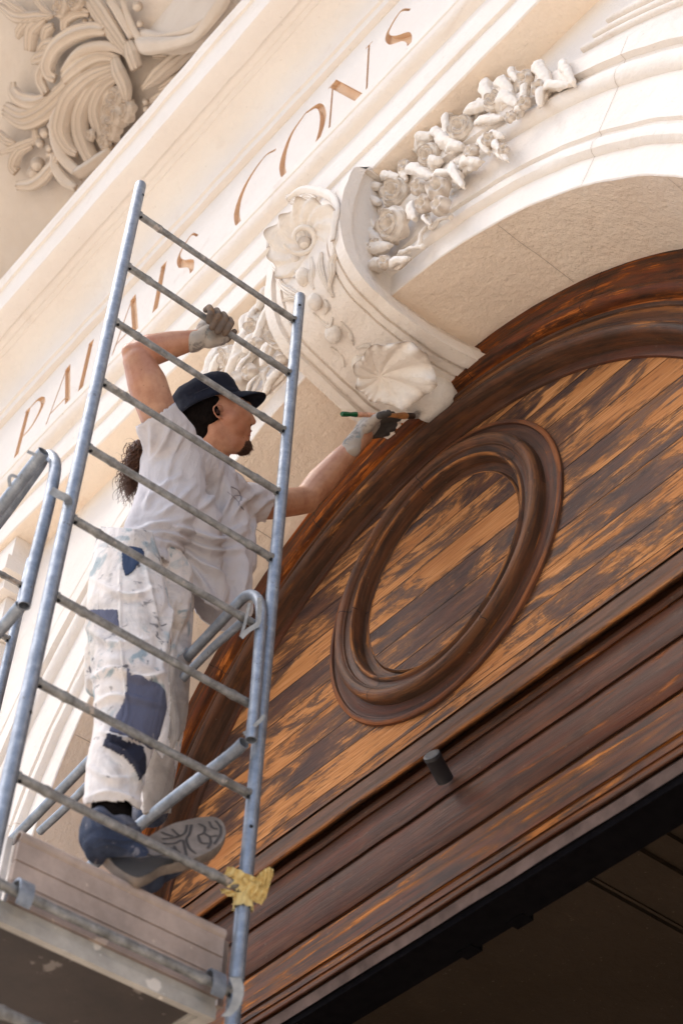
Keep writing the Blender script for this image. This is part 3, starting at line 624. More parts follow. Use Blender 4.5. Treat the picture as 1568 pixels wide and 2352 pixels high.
cv([(590, 90), (520, 80), (450, 120), (430, 200)], 62, .6, (.5, 1, 1, .6), 2, .03)
cv([(400, 280), (310, 280), (240, 330)], 66, .5); cv([(350, 330), (270, 360), (205, 390)], 70, .5)
cv([(600, 0), (660, 90), (740, 210), (830, 340)], 92, .45, (.9, 1, .9, .6), 4, .03, 'drapery'); cv([(720, 0), (790, 110), (860, 250)], 50, .6, (.8, 1, .6), 1, .04, 'drapery')
cv([(790, 0), (840, 140), (900, 250), (980, 300), (1110, 290), (1300, 240)], 40, .6, (.7, 1, 1, 1, .7), 1, .03, 'cartouche_rim')
cv([(850, 270), (880, 350), (910, 440)], 78, .5, (.6, 1, .8), 3, .06, 'drapery'); cv([(760, 370), (790, 460), (830, 560), (840, 640)], 78, .5, (.6, 1, .9, .5), 3, .05, 'drapery')
cv([(1260, 290), (1130, 380), (1020, 470), (920, 560)], 84, .5, (.4, 1, 1, .3), 3, .03); cv([(1100, 300), (1040, 340), (960, 350)], 56, .5, (.6, 1, .5)); cv([(1180, 430), (1080, 520), (1000, 560)], 60, .5, (.4, 1, .5))
cv([(940, 640), (1000, 610), (1060, 560)], 50, .5, (.5, 1, .5)); cv([(740, 930), (650, 1005), (520, 1090)], 62, .8, (.8, 1, 1), 1, .03, 'scroll_roll')
cv([(0, 40), (110, 110), (240, 110), (340, 100)], 62, .45, (.6, 1, 1, .3)); cv([(290, 120), (210, 190), (190, 320)], 88, .45, (.4, 1, .7)); cv([(200, 120), (140, 180), (110, 240)], 58, .45)
cv([(30, 0), (100, 50), (170, 90)], 46, .5); cv([(230, 0), (280, 60), (340, 100)], 40, .5, (1, .8, .3)); cv([(0, 960), (90, 930), (200, 890), (260, 860)], 50, .45, (.4, 1, .5)); cv([(210, 910), (130, 950), (90, 1040), (110, 1080)], 66, .5, (.4, 1, .8)); cv([(0, 830), (40, 880), (100, 900)], 50, .45)
cv([(220, 810), (230, 860), (250, 900)], 40); cv([(340, 160), (300, 200), (280, 300)], 60)
for i, (x, y, r) in enumerate(((760, 730, 76), (770, 620, 54), (745, 810, 64), (830, 700, 60), (700, 890, 40), (430, 50, 56), (610, 850, 30), (520, 20, 46))):
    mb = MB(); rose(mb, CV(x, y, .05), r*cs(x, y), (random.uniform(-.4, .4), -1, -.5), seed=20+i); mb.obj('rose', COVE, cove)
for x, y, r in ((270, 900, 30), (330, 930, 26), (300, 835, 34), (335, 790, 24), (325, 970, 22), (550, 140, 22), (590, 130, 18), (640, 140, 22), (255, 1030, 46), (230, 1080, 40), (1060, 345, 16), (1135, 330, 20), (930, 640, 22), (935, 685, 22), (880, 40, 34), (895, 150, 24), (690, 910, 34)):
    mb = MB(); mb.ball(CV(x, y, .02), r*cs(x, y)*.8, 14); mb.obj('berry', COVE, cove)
pl_ = [CV(x, y, .06) for x, y in ((790, -60), (800, 0), (835, 130), (900, 250), (980, 295), (1110, 290), (1290, 240), (1400, 120), (1480, 0), (1500, -60))]
q_ = pl_[4]; nq = Vector((0, -1, -.12)).normalized(); pl2 = [onP(*proj([v])[0], q_, nq) for v in pl_]
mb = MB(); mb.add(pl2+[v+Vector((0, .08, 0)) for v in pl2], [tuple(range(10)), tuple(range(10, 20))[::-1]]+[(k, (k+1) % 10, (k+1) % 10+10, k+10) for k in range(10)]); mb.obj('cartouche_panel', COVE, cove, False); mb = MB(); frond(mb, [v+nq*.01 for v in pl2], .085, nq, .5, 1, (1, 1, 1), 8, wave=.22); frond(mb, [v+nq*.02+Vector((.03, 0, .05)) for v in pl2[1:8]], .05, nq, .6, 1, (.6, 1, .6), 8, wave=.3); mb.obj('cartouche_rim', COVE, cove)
# ------------------------------------------------------------------ wooden tympanum
door = empty('wooden_tympanum', (CX, 2.8, 2.7)); tag(door, 'weathered wooden tympanum with round medallion over the doorway, paint half stripped', 'door')
DY = 2.78
def ring(prof, name, m, parent, cx, cz, n=140, a0=0, a1=2*math.pi, jit=0, sharp=40):
    mb = MB(); rows = []; G = []; s = 0
    for k, (r, y) in enumerate(prof):
        if k: s += math.hypot(r-prof[k-1][0], y-prof[k-1][1])
        rows.append([Vector((cx+r*math.cos(a0+(a1-a0)*q/n), y, cz+r*math.sin(a0+(a1-a0)*q/n))) for q in range(n+1)]); G.append([(prof[0][0]*(a0+(a1-a0)*q/n), s+cx*3+cz, 0) for q in range(n+1)])
    mb.grid(rows, False, G); return mb.obj(name, m, parent, True, sharp)
CZD = 3.33
def darc(prof, name, m): return ring(prof[::-1], name, m, door, CX, CZD, 190, math.radians(-12), math.radians(192))
darc([(1.90, DY+.03), (1.885, DY+.004), (1.88, DY), (1.742, DY-.004), (1.738, DY+.004)], 'outer_frame', W_RED)
darc([(1.738, DY+.004), (1.734, DY-.004)]+[(1.708+.026*math.cos(math.radians(a)), DY-.006-.034*math.sin(math.radians(a))) for a in range(0, 181, 18)]+[(1.680, DY+.006), (1.668, DY+.008), (1.664, DY-.004)], 'outer_bead', W_RED)
darc([(1.664, DY-.004), (1.660, DY-.010), (1.644, DY-.012), (1.640, DY-.004), (1.615, DY-.012), (1.592, DY-.026), (1.580, DY-.034), (1.572, DY-.028)]+[(1.550+.020*math.cos(math.radians(a)), DY-.026-.020*math.sin(math.radians(a))) for a in range(20, 200, 20)]+[(1.528, DY-.01), (1.524, DY+.045)], 'inner_bead', W_MOULD)
PY = 2.822
OX, OZ, = -3.142, 4.222
S_ = PY/2.76
# plank panel with a round hole is built as a fan from the medallion to the frame
mb = MB(); rows = []; G = []; nA = 150; nR = 14
for i in range(nR+1):
    f = i/nR; row = []
    for q in range(nA+1):
        a = 2*math.pi*q/nA; c, s = math.cos(a), math.sin(a); r0 = .50
        ox, oz = OX-CX, OZ-CZD; b_ = ox*c+oz*s; R1 = -b_+math.sqrt(b_*b_-(ox*ox+oz*oz)+1.56**2); R1 = min(R1, (OZ-3.48)/-s if s < -1e-3 else 1e9)
        r = r0+(R1-r0)*f; row.append(Vector((OX+r*c, PY, OZ+r*s)))
    rows.append(row); G.append([(v.x, v.z+.03*0, 0) for v in row])
mb.grid(rows, False, G); mb.obj('plank_panel', W_PLANK, door, False)
# thin incised arc just inside the frame
darc([(1.545, PY-.0015), (1.545, PY-.010), (1.486, PY-.010), (1.483, PY-.001)], 'inner_fillet', W_DARK)
# medallion
ring([(.585, PY+.002), (.583, PY-.010), (.578, PY-.014), (.566, PY-.014), (.562, PY-.006), (.553, PY-.005), (.545, PY-.010), (.50, PY-.012)], 'medallion_backing_ring', W_DARK, door, OX, OZ)
tor = [(.514, PY-.008), (.512, PY-.030)]+[(.489+.023*math.cos(math.radians(a)), PY-.034-.024*math.sin(math.radians(a))) for a in range(0, 151, 15)]+[(.466, PY-.046), (.463, PY-.038), (.452, PY-.032), (.440, PY-.034), (.435, PY-.042), (.430, PY-.046), (.424, PY-.042), (.421, PY-.030), (.419, PY+.006), (.388, PY+.008), (.386, PY+.004), (.380, PY-.002), (.377, PY+.000)]
ring(tor, 'medallion_moulding', W_MOULD, door, OX, OZ)
mb = MB(); rows = []; G = []
for i in range(12):
    rows.append([Vector((OX+(.0+.382*i/11)*math.cos(2*math.pi*q/90), PY+.001, OZ+.382*i/11*math.sin(2*math.pi*q/90))) for q in range(91)]); G.append([(v.x+4, v.z+.055, 0) for v in rows[-1]])
mb.grid(rows, False, G); mb.obj('medallion_panel', W_PLANK, door, False)
# mitre cracks of the medallion ring
for a in (28, 98, 168, 232, 300):
    mb = MB(); c, s = math.cos(math.radians(a)), math.sin(math.radians(a)); t = Vector((-s, 0, c)); P = []
    for k, (r, y) in enumerate(tor[3:24]): P.append(Vector((OX+r*c, y-.0008, OZ+r*s))+t*nz((a, k, 0), .4)*.006)
    mb.grid([[p-t*.0013, p+t*.0013] for p in P]); mb.obj('joint_crack', HOLE, door)
for a in (20, 62, 82, 112, 135, 160):
    mb = MB(); c, s = math.cos(math.radians(a)), math.sin(math.radians(a)); t = Vector((-s, 0, c))
    P = [Vector((CX+r*c, y, CZD+r*s))+t*nz((a, k, 3), .5)*.008 for k, (r, y) in enumerate([(1.87, DY-.002), (1.80, DY-.004), (1.745, DY-.006)]+[(1.708+.028*math.cos(math.radians(b)), DY-.008-.034*math.sin(math.radians(b))) for b in range(0, 181, 30)]+[(1.655, DY-.013), (1.640, DY-.008), (1.60, DY-.024), (1.575, DY-.036), (1.55, DY-.048), (1.53, DY-.02)])]
    mb.grid([[p-t*.0012, p+t*.0012] for p in P]); mb.obj('joint_crack', HOLE, door)
# transom
TZ = lambda z, y: z*y/2.76
def trans(pts, name, m): return bar_x([(y, TZ(z, y)) for y, z in pts], CX-1.86, CX+1.86, name, m, door, .0018, .05, 35, False)
bl = [(2.83, 3.490), (2.80, 3.492), (2.785, 3.490), (2.782, 3.482), (2.795, 3.478), (2.795, 3.470), (2.770, 3.468), (2.762, 3.462), (2.758, 3.440), (2.748, 3.432)]
bl += [(2.745-.030*math.sin(math.radians(a)), 3.405+.026*math.cos(math.radians(a))) for a in range(0, 181, 18)]+[(2.752, 3.376), (2.80, 3.372)]
trans(bl[::-1], 'transom_cornice', W_MOULD)
trans([(2.80, 3.372), (2.80, 3.352), (2.752, 3.350), (2.748, 3.345), (2.746, 3.335), (2.752, 3.318), (2.756, 3.314), (2.766, 3.312), (2.766, 3.308), (2.756, 3.304), (2.755, 3.195), (2.757, 3.188), (2.772, 3.184)][::1], 'upper_transom_board', W_DARK)
trans([(2.772, 3.184), (2.772, 3.177), (2.763, 3.174), (2.762, 3.024), (2.765, 3.016), (2.780, 3.012), (2.782, 3.006)], 'middle_transom_board', W_DARK)
trans([(2.782, 3.006), (2.765, 3.000), (2.752, 2.996), (2.750, 2.972), (2.742, 2.962), (2.728, 2.950), (2.724, 2.935), (2.722, 2.900), (2.716, 2.885), (2.728, 2.880), (2.730, 2.874), (2.712, 2.868), (2.708, 2.850), (2.716, 2.846), (2.716, 2.842)], 'streaked_moulding', W_STREAK)
trans([(2.716, 2.842), (2.704, 2.838)]+[(2.704-.026*math.sin(math.radians(a)), 2.826+.012*math.cos(math.radians(a))) for a in range(0, 181, 18)]+[(2.715, 2.812), (2.715, 2.808), (2.700, 2.806)], 'lower_bead', W_DARK)
trans([(2.700, 2.806), (2.688, 2.804), (2.6935, 2.764)], 'bottom_edge', W_PALE)
beam = MB(); zb = TZ(2.764, 2.694)+.010; beam.box((CX-1.86, 2.6945, zb-.012), (CX+1.86, 2.835, zb-.003)); beam.box((CX-1.86, 2.70, zb-.032), (CX+1.86, 2.822, zb-.0125)); beam.obj('black_beam_soffit', BLACK, door, False)  # near-black colour stands in for the shade under the beam
for px, py in ((1190, 2058), (1075, 2128)):
    mb = MB(); p = onY(px, py, 2.815); mb.box((p.x-.03, p.y-.02, p.z-.012), (p.x+.03, p.y+.022, zb-.036)); mb.tube([p+Vector((-.045, .01, -.004)), p+Vector((.045, .01, -.004))], .017, 12)
    mb.tube([p+Vector((0, -.045, .02)), p+Vector((0, 0, .012))], .009, 8); mb.obj('roller_bracket', BLACK, door, True, 40)
mb = MB(); a, b = onY(990, 1733, 2.655), onY(1022, 1792, 2.735); mb.tube([a+(a-b)*.02, a, a+(b-a)*.12, a+(b-a)*.14, b], [.019, .026, .0275, .026, .026], 20); mb.obj('black_spotlight', simple('black_plastic', (.012, .011, .013), .5), door, True, 40)
# paint scuffs chipped through on boards
# ------------------------------------------------------------------ vestibule behind the doorway
ves = empty('vestibule', (CX, 5, -1.6)); tag(ves, 'dark vestibule with brown plaster ceiling behind the doorway', kind='structure')
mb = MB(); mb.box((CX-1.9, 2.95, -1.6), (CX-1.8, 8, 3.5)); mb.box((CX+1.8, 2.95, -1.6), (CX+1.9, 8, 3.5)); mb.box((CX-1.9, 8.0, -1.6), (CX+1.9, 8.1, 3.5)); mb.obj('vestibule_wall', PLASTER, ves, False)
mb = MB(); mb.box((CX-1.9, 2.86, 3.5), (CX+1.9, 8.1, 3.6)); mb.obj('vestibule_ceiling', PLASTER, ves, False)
mb = MB()
for x, wd, h in [(onZ(px_, py_, 3.48).x, wd, h) for px_, py_, wd, h in ((1322, 2024, .022, .018), (1340, 2014, .006, .008), (1442, 1957, .03, .022), (1475, 1940, .010, .01), (1500, 1925, .04, .02))]:
    mb.box((x-wd, 2.9, 3.5-h), (x+wd, 7.9, 3.499))
mb.obj('ceiling_moulding', PLASTER, ves, False)
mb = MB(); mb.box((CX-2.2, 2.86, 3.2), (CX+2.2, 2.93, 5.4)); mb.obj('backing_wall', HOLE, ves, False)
# ------------------------------------------------------------------ scaffold tower
tow = empty('scaffold_tower', (-3.7, 1.68, -1.6)); tag(tow, 'galvanised steel scaffold tower with rungs, guardrails and a boarded platform', 'scaffold')
SX, YA, YB, RS, RR = -2.941, 1.348, 2.007, .0183, .0118
ZT, SP = 4.686, .28
def end_frame(x, ztA, ztB):
    fr = empty('end_frame'); fr.parent = tow; fr.location = (0, 0, 0); off = -Vector(tow.location)
    for y, zt in ((YA, ztA), (YB, ztB)):
        mb = MB(); ys = [-1.45, 0, 1.2, 2.0, 2.9, 3.6, 4.3, zt-.004, zt]
        mb.tube([(x, y, z) for z in ys], [RS]*7+[RS, RS*.93], 22, True, True)
        o = mb.obj('standard', GALV, fr, True, 40); o.location = off
    z = ZT
    while z > -1.4:
        mb = MB(); L = YB-YA; P = []; R_ = []
        for f, rr in ((0, 1.12), (.02, 1), (.10, 1), (.125, 1.0), (.145, 1.22), (.165, 1.0), (.25, .95), (.75, .95), (.835, 1.0), (.855, 1.22), (.875, 1.0), (.98, 1), (1, 1.12)):
            P.append(Vector((x, YA+L*f, z))); R_.append(RR*rr)
        rows = []
        for p, r_ in zip(P, R_):
            fl = 1.0 if (p.y-YA)/L < .14 or (p.y-YA)/L > .86 else .80
            rows.append([p+Vector((math.cos(a)*r_*fl, 0, math.sin(a)*r_*(1+.1*(1-fl)*5))) for a in [2*math.pi*k/16 for k in range(16)]])
        mb.grid(rows, True, flip=True)
        for y, sg in ((YA, 1), (YB, -1)): mb.tube([(x, y+sg*.014, z), (x, y+sg*.022, z)], .0145, 14)
        for y, sg in ((YA, 1), (YB, -1)): pass
        o = mb.obj('rung', RUNG, fr, True, 40); o.location = off
        z -= SP
    mb = MB()
    for y, sg in ((YA, 1), (YB, -1)):
        z = ZT
        while z > 1: mb.tube([(x+.006, y+sg*.021, z-.017), (x+.012, y+sg*.0225, z-.0175)], .0042, 8); z -= SP
        for z in (ztA-.07 if y == YA else ztB-.075, 2.62): mb.tube([(x+RS*.75, y+sg*RS*.45, z), (x+RS*.93, y+sg*RS*.53, z)], .0048, 10)
    o = mb.obj('drain_hole', HOLE, fr); o.location = off
    return fr
end_frame(SX, 4.845, 4.833); end_frame(-4.62, 4.845, 4.833)
def tchild(o): o.location = -Vector(tow.location); return o
def guard(name, Y, tubes, clamps):
    g_ = None
    for i, (P, r_) in enumerate(tubes):
        mb = MB(); mb.tube(catmull(P, 8), r_, 18, True, True)
        if g_ is None: g_ = mb.obj(name, GALV, tow, True, 40)
        else: mb.obj('guardrail_tube', GALV, g_, True, 40)
    for V_ in clamps: V_[1].obj(V_[0], GALV, g_, True, 40)
    return g_
def wy(px, py, Y): return onY(px, py, Y)
Yr = 1.965
loop = [wy(26, 1932, Yr-.01), wy(198, 1755, Yr-.01), wy(440, 1500, Yr-.01), wy(530, 1404, Yr-.008), wy(556, 1376, Yr-.004), wy(577, 1366, Yr), wy(594, 1380, Yr), wy(600, 1410, Yr), wy(598, 1450, Yr), wy(590, 1560, Yr), wy(583, 1640, Yr), wy(577, 1700, Yr)]
low = [wy(560, 1706, Yr-.006), wy(520, 1742, Yr-.006), wy(355, 1868, Yr-.006), wy(150, 2040, Yr-.006)]
sec = [wy(92, 1910, Yr-.02), wy(193, 1812, Yr-.02), wy(444, 1533, Yr-.02), wy(557, 1428, Yr-.01)]
hooks = []
def strap(P, w_, th_, nm):
    mb = MB(); P = catmull(P, 6); rows = []
    for i, p in enumerate(P):
        t = (P[min(i+1, len(P)-1)]-P[max(0, i-1)]).normalized(); s = t.cross(FW).normalized(); rows.append([p+s*w_-FW*th_, p-s*w_-FW*th_, p-s*w_+FW*th_, p+s*w_+FW*th_])
    mb.grid(rows, True); mb.add(rows[0], [(0, 1, 2, 3)]); mb.add(rows[-1], [(3, 2, 1, 0)]); return (nm, mb)
fx = fwd(wy(590, 1450, Yr))-.03
hooks.append(strap([onF(596, 1372, fx), onF(596, 1405, fx), onF(592, 1432, fx), onF(570, 1448, fx), onF(554, 1464, fx)], .0065, .004, 'hook_plate'))
hooks.append(strap([onF(573, 1385, fx+.01), onF(563, 1430, fx+.01), onF(553, 1462, fx+.01)], .004, .003, 'hook_plate'))
fx2 = fwd(wy(590, 1640, Yr))-.03
hooks.append(strap([onF(605, 1642, fx2), onF(600, 1652, fx2), onF(572, 1678, fx2), onF(560, 1686, fx2)], .005, .004, 'hook_plate'))
guard('guardrail', Yr, [(loop, .0155), (low, .0165), (sec, .0125)], hooks)
Yl = 1.318
loopL = [wy(-60, 1268, Yl), wy(0, 1196, Yl), wy(84, 1080, Yl), wy(100, 1054, Yl), wy(114, 1046, Yl), wy(126, 1060, Yl), wy(126, 1090, Yl), wy(112, 1160, Yl), wy(92, 1240, Yl), wy(72, 1320, Yl), wy(56, 1392, Yl)]
topL = [wy(101, 1037, Yl-.04), wy(60, 1090, Yl-.04), wy(0, 1168, Yl-.04), wy(-60, 1245, Yl-.04)]
lowL = [wy(48, 1392, Yl), wy(0, 1448, Yl), wy(-70, 1520, Yl)]
fl = fwd(wy(140, 1141, Yl))-.028
cl = [strap([onF(118, 1126, fl), onF(135, 1136, fl-.002), onF(155, 1146, fl), onF(158, 1162, fl+.02)], .0105, .004, 'clamp'), strap([onF(24, 1118, fl), onF(22, 1100, fl), onF(28, 1092, fl), onF(40, 1096, fl)], .004, .0035, 'hook_pin'), strap([onF(64, 1037, fl), onF(76, 1042, fl), onF(84, 1046, fl)], .0042, .004, 'bolt')]
cl.append(strap([onF(158, 1184, fl+.03), onF(156, 1205, fl+.03), onF(146, 1226, fl+.03), onF(138, 1234, fl+.03)], .003, .002, 'wire_clip'))
g2 = guard('guardrail', Yl, [(loopL, .0165), (topL, .0175), (lowL, .0165)], cl)
# platform
plat = MB(); X0, X1 = -2.985, -4.58
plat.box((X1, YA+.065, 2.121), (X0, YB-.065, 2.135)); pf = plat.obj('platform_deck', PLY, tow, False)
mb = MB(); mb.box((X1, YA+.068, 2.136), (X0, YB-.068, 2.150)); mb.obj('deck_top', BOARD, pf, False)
for y0, y1 in ((YA+.03, YA+.064), (YB-.064, YB-.03)):
    mb = MB(); mb.box((X1, y0, 2.10), (X0+.01, y1, 2.154)); mb.box((X1+.002, y0-.006, 2.112), (X0+.006, y0-.0005, 2.142)); mb.obj('side_beam', ALU, pf, False)
mb = MB(); mb.box((X0+.0005, YA+.03, 2.098), (X0+.02, YB-.03, 2.128)); mb.box((X0+.002, YA+.031, 2.129), (X0+.015, YB-.031, 2.152)); mb.obj('end_beam', ALU, pf, False)
for y in (YA+.085, YB-.06):
    mb = MB(); P = [(X0+.005, 2.14), (X0+.012, 2.178), (X0+.03, 2.193), (SX+.006, 2.196), (SX+.022, 2.183), (SX+.027, 2.155), (SX+.02, 2.13)]
    C_ = catmull([(a, 0, b) for a, b in P], 5); mb.grid([[Vector((p.x, y-.018, p.z)), Vector((p.x, y+.018, p.z)), Vector((p.x-.004, y+.018, p.z-.004)), Vector((p.x-.004, y-.018, p.z-.004))] for p in C_], True)
    mb.obj('platform_hook', GALV, pf, True, 40)
mb = MB(); fh = fwd(Vector((SX, YB-.04, 2.1)))-.06
P = catmull([onF(540, 2245, fh), onF(548, 2275, fh), onF(540, 2310, fh), onF(518, 2335, fh)], 6)
mb.grid([[p+IR*w_, p-IR*w_, p-IR*w_+FW*.008, p+IR*w_+FW*.008] for p, w_ in zip(P, np.linspace(.013, .010, len(P)))], True); mb.obj('locking_latch', GALV, pf, True, 40)
# toe boards
tb = MB(); zt, zb2 = 2.318, 2.157; xf = -2.972
y0, y1 = YA+.070, YB-.022; gz = [zb2+(zt-zb2)*k/3 for k in range(4)]
for k in range(3): tb.box((xf-.02, y0, gz[k]+.0022), (xf, y1, gz[k+1]-.0022))
tb.box((xf-.018, y0+.001, zb2), (xf-.004, y1-.001, zt-.003))
t0 = tb.obj('toe_board', BOARD, tow, False)
mb = MB(); mb.tube([(xf-.010, y0, zt+.010), (xf-.010, y1, zt+.010)], .0165, 16, True, True); mb.obj('rolled_edge', BOARD, t0, True, 40)
for yy in (YA+.060, YB-.0):
    mb = MB(); mb.box((X1, yy-.010, zb2), (xf-.022, yy+.006, zt+.01)); mb.obj('toe_board', BOARDW if yy < 1.6 else BOARD, tow, False)
# ------------------------------------------------------------------ tape
mb = MB(); c0 = Vector((SX, YB, ZT-8*SP+.0))
rows = []
for i in range(22):
    f = i/21; z = c0.z+.030-.085*f; rows.append([c0+Vector((0, 0, z-c0.z))+Vector((math.cos(a), math.sin(a), 0))*(RS*1.12+.009*abs(nz((math.cos(a)*2, math.sin(a)*2, f*5), 1.6))+.003*math.sin(a*7+f*6)) for a in [2*math.pi*k/44 for k in range(44)]])
mb.grid(rows, True)
ft = fwd(c0)-.022
def flap(poly, dz=0.0, seed=0):
    n = 22; A, B = catmull([onF(*p, ft+dz) for p in poly[0]], 8), catmull([onF(*p, ft+dz) for p in poly[1]], 8); m_ = min(len(A), len(B)); rws = []
    for i in range(m_):
        rws.append([A[i].lerp(B[i], k/10)-FW*(.010*nz((i*.35, k*.45, seed), 1.0)+.006*math.sin(i*1.1+k*.9)) for k in range(11)])
    mb.grid(rws); mb.grid([[p+FW*.0015 for p in r_] for r_ in rws], flip=True)
flap(([(523, 1990), (545, 1996), (575, 2010), (600, 2020)], [(505, 2030), (540, 2042), (575, 2058), (603, 2070)]), 0, 1)
flap(([(505, 2040), (530, 2045), (560, 2055), (600, 2058)], [(510, 2052), (535, 2062), (565, 2068), (600, 2075)]), -.006, 2)
flap(([(590, 2012), (603, 2000), (618, 1992), (628, 1998)], [(597, 2045), (610, 2040), (620, 2028), (627, 2012)]), -.004, 3)
flap(([(560, 2015), (585, 2030), (600, 2038), (622, 2025)], [(566, 2060), (585, 2062), (600, 2078), (612, 2060)]), -.010, 4)
tag(mb.obj('tape', TAPE, None, True), 'crumpled yellow adhesive tape wrapped round the right scaffold tube', 'tape')
# ------------------------------------------------------------------ figure
def V(px, py, X): return onX(px, py, X)
def U(p): return fwd(p)/F
def capsule(mb, a, ra, b, rb, seg=16):
    a, b = Vector(a), Vector(b); ax = (b-a); L = ax.length
    if L < 1e-6: mb.ball(a, ra, seg); return
    t = ax/L; up = t.orthogonal().normalized(); sd = t.cross(up); rows = []
    def row(c, r): return [c+(up*math.cos(2*math.pi*k/seg)+sd*math.sin(2*math.pi*k/seg))*r for k in range(seg)]
    for k in range(0, 7): an = math.pi/2*(1-k/6); rows.append(row(a-t*ra*math.sin(an), max(1e-5, ra*math.cos(an))))
    for k in range(1, 4): rows.append(row(a.lerp(b, k/4), ra+(rb-ra)*k/4))
    for k in range(0, 7): an = math.pi/2*k/6; rows.append(row(b+t*rb*math.sin(an), max(1e-5, rb*math.cos(an))))
    mb.grid(rows, True)
def blob(name, prims, voxel, m, parent, smooth=6, post=None, cutter=None):
    """prims: chains of (px,py,X,rpx); consecutive entries are joined by tapered capsules"""
    mb = MB()
    for ch in prims:
        if callable(ch): ch(mb); continue
        P = [(p[0], p[1]) if isinstance(p[0], Vector) else (V(p[0], p[1], p[2]), p[3]*U(V(p[0], p[1], p[2]))) for p in ch]
        if len(P) == 1: mb.ball(P[0][0], P[0][1], 20)
        for (a, ra), (b, rb) in zip(P, P[1:]): capsule(mb, a, ra, b, rb)
    o = mk(name, mb.V, mb.F, m, None)
    r = o.modifiers.new('r', 'REMESH'); r.mode = 'VOXEL'; r.voxel_size = voxel; r.use_smooth_shade = True
    s = o.modifiers.new('s', 'SMOOTH'); s.iterations = smooth; s.factor = .5
    dg = bpy.context.evaluated_depsgraph_get(); me = bpy.data.meshes.new_from_object(o.evaluated_get(dg)); bpy.data.objects.remove(o)
    me.name = name; me.materials.clear(); me.materials.append(m)
    if post:
        n = len(me.vertices); c = np.empty(n*3, np.float32); me.vertices.foreach_get('co', c); nn = np.empty(n*3, np.float32); me.vertices.foreach_get('normal', nn)
        c = c.reshape(-1, 3); nn = nn.reshape(-1, 3); c = post(c, nn); me.vertices.foreach_set('co', c.astype(np.float32).ravel()); me.update()
    if cutter:
        bm = bmesh.new(); bm.from_mesh(me); bm.verts.ensure_lookup_table(); c = np.array([v.co for v in bm.verts]); nn = np.array([v.normal for v in bm.verts]); kill = cutter(c, nn)
        bmesh.ops.delete(bm, geom=[v for v, k in zip(bm.verts, kill) if k], context='VERTS'); bm.to_mesh(me); bm.free()
    me.polygons.foreach_set('use_smooth', [True]*len(me.polygons))
    o = bpy.data.objects.new(name, me); COL.objects.link(o)
    if cutter: sd = o.modifiers.new('t', 'SOLIDIFY'); sd.thickness = .004; sd.offset = -1
    if parent: o.parent = parent; o.location = -Vector(parent.location) if parent.type == 'EMPTY' else (0, 0, 0)
    return o
def seg_d(P, a, b):
    a, b = np.array(a, float), np.array(b, float); d_ = b-a; t = np.clip(((P-a)@d_)/(d_@d_), 0, 1); return np.hypot(*(P-(a+t[:, None]*d_)).T), t
def folds(lines, amp=1.0):
    """raise or sink the surface along drawn fold lines: (points, width px, height)"""
    def f(c, nn):
        P = proj(c); face = (nn @ np.array(FW)) < .25; off = np.zeros(len(c))
        for pts, wd, h in lines:
            C_ = [np.array(v)[:2] for v in catmull([(x, y, 0) for x, y in pts], 6)]; dm = np.full(len(c), 1e9); tm = np.zeros(len(c)); n = len(C_)-1
            for i in range(n):
                d_, t = seg_d(P, C_[i], C_[i+1]); k = d_ < dm; dm[k] = d_[k]; tm[k] = (i+t[k])/n
            off += 1.5*h*np.exp(-(dm/(wd*.85))**2)*np.sin(np.pi*np.clip(tm*.86+.07, 0, 1))*face
            off -= .45*h*np.exp(-((dm-2.1*wd)/(wd*1.1))**2)*np.sin(np.pi*np.clip(tm*.86+.07, 0, 1))*face
        off += np.array([nz(v, 26)*.0028+nz(Vector((v[0]*2.2, v[1]*2.2, v[2]*.8)), 11, 4)*.0055 for v in c])*amp; return c+nn*off[:, None]
    return f
person = empty('person', (-3.15, 1.75, 2.15)); tag(person, 'person in black cap, grey t-shirt and paint-stained trousers brushing the portal from the scaffold', 'person')
hf = fwd(V(505, 945, -3.25))                                  # depth of the head
def H(px, py, dz, r): p = onF(px, py, hf+dz); return (p, r*(hf+dz)/F)
def ear(mb):
    P = [onF(x, y, hf+dz) for x, y, dz in ((509, 962, -.078), (500, 958, -.088), (492, 947, -.096), (491, 936, -.098), (500, 929, -.094), (509, 934, -.084), (511, 944, -.078))]
    C_ = catmull(P, 4); mb.tube(C_, .0042, 8); mb.ball(onF(504, 957, hf-.080), .0062, 10)
armR = [(392, 1010, -3.16, 50), (366, 958, -3.13, 44), (338, 880, -3.11, 46), (318, 830, -3.10, 36)]
armR2 = [(312, 815, -3.10, 31), (345, 805, -3.075, 38), (395, 792, -3.04, 32), (448, 780, -3.0, 23), (470, 776, -2.985, 22)]
armL = [(560, 1150, -3.38, 46), (620, 1158, -3.41, 36), (680, 1152, -3.42, 33), (703, 1148, -3.42, 32)]
armL2 = [(703, 1146, -3.42, 31), (738, 1106, -3.38, 35), (780, 1058, -3.31, 28), (818, 1020, -3.255, 22), (835, 1000, -3.24, 22)]
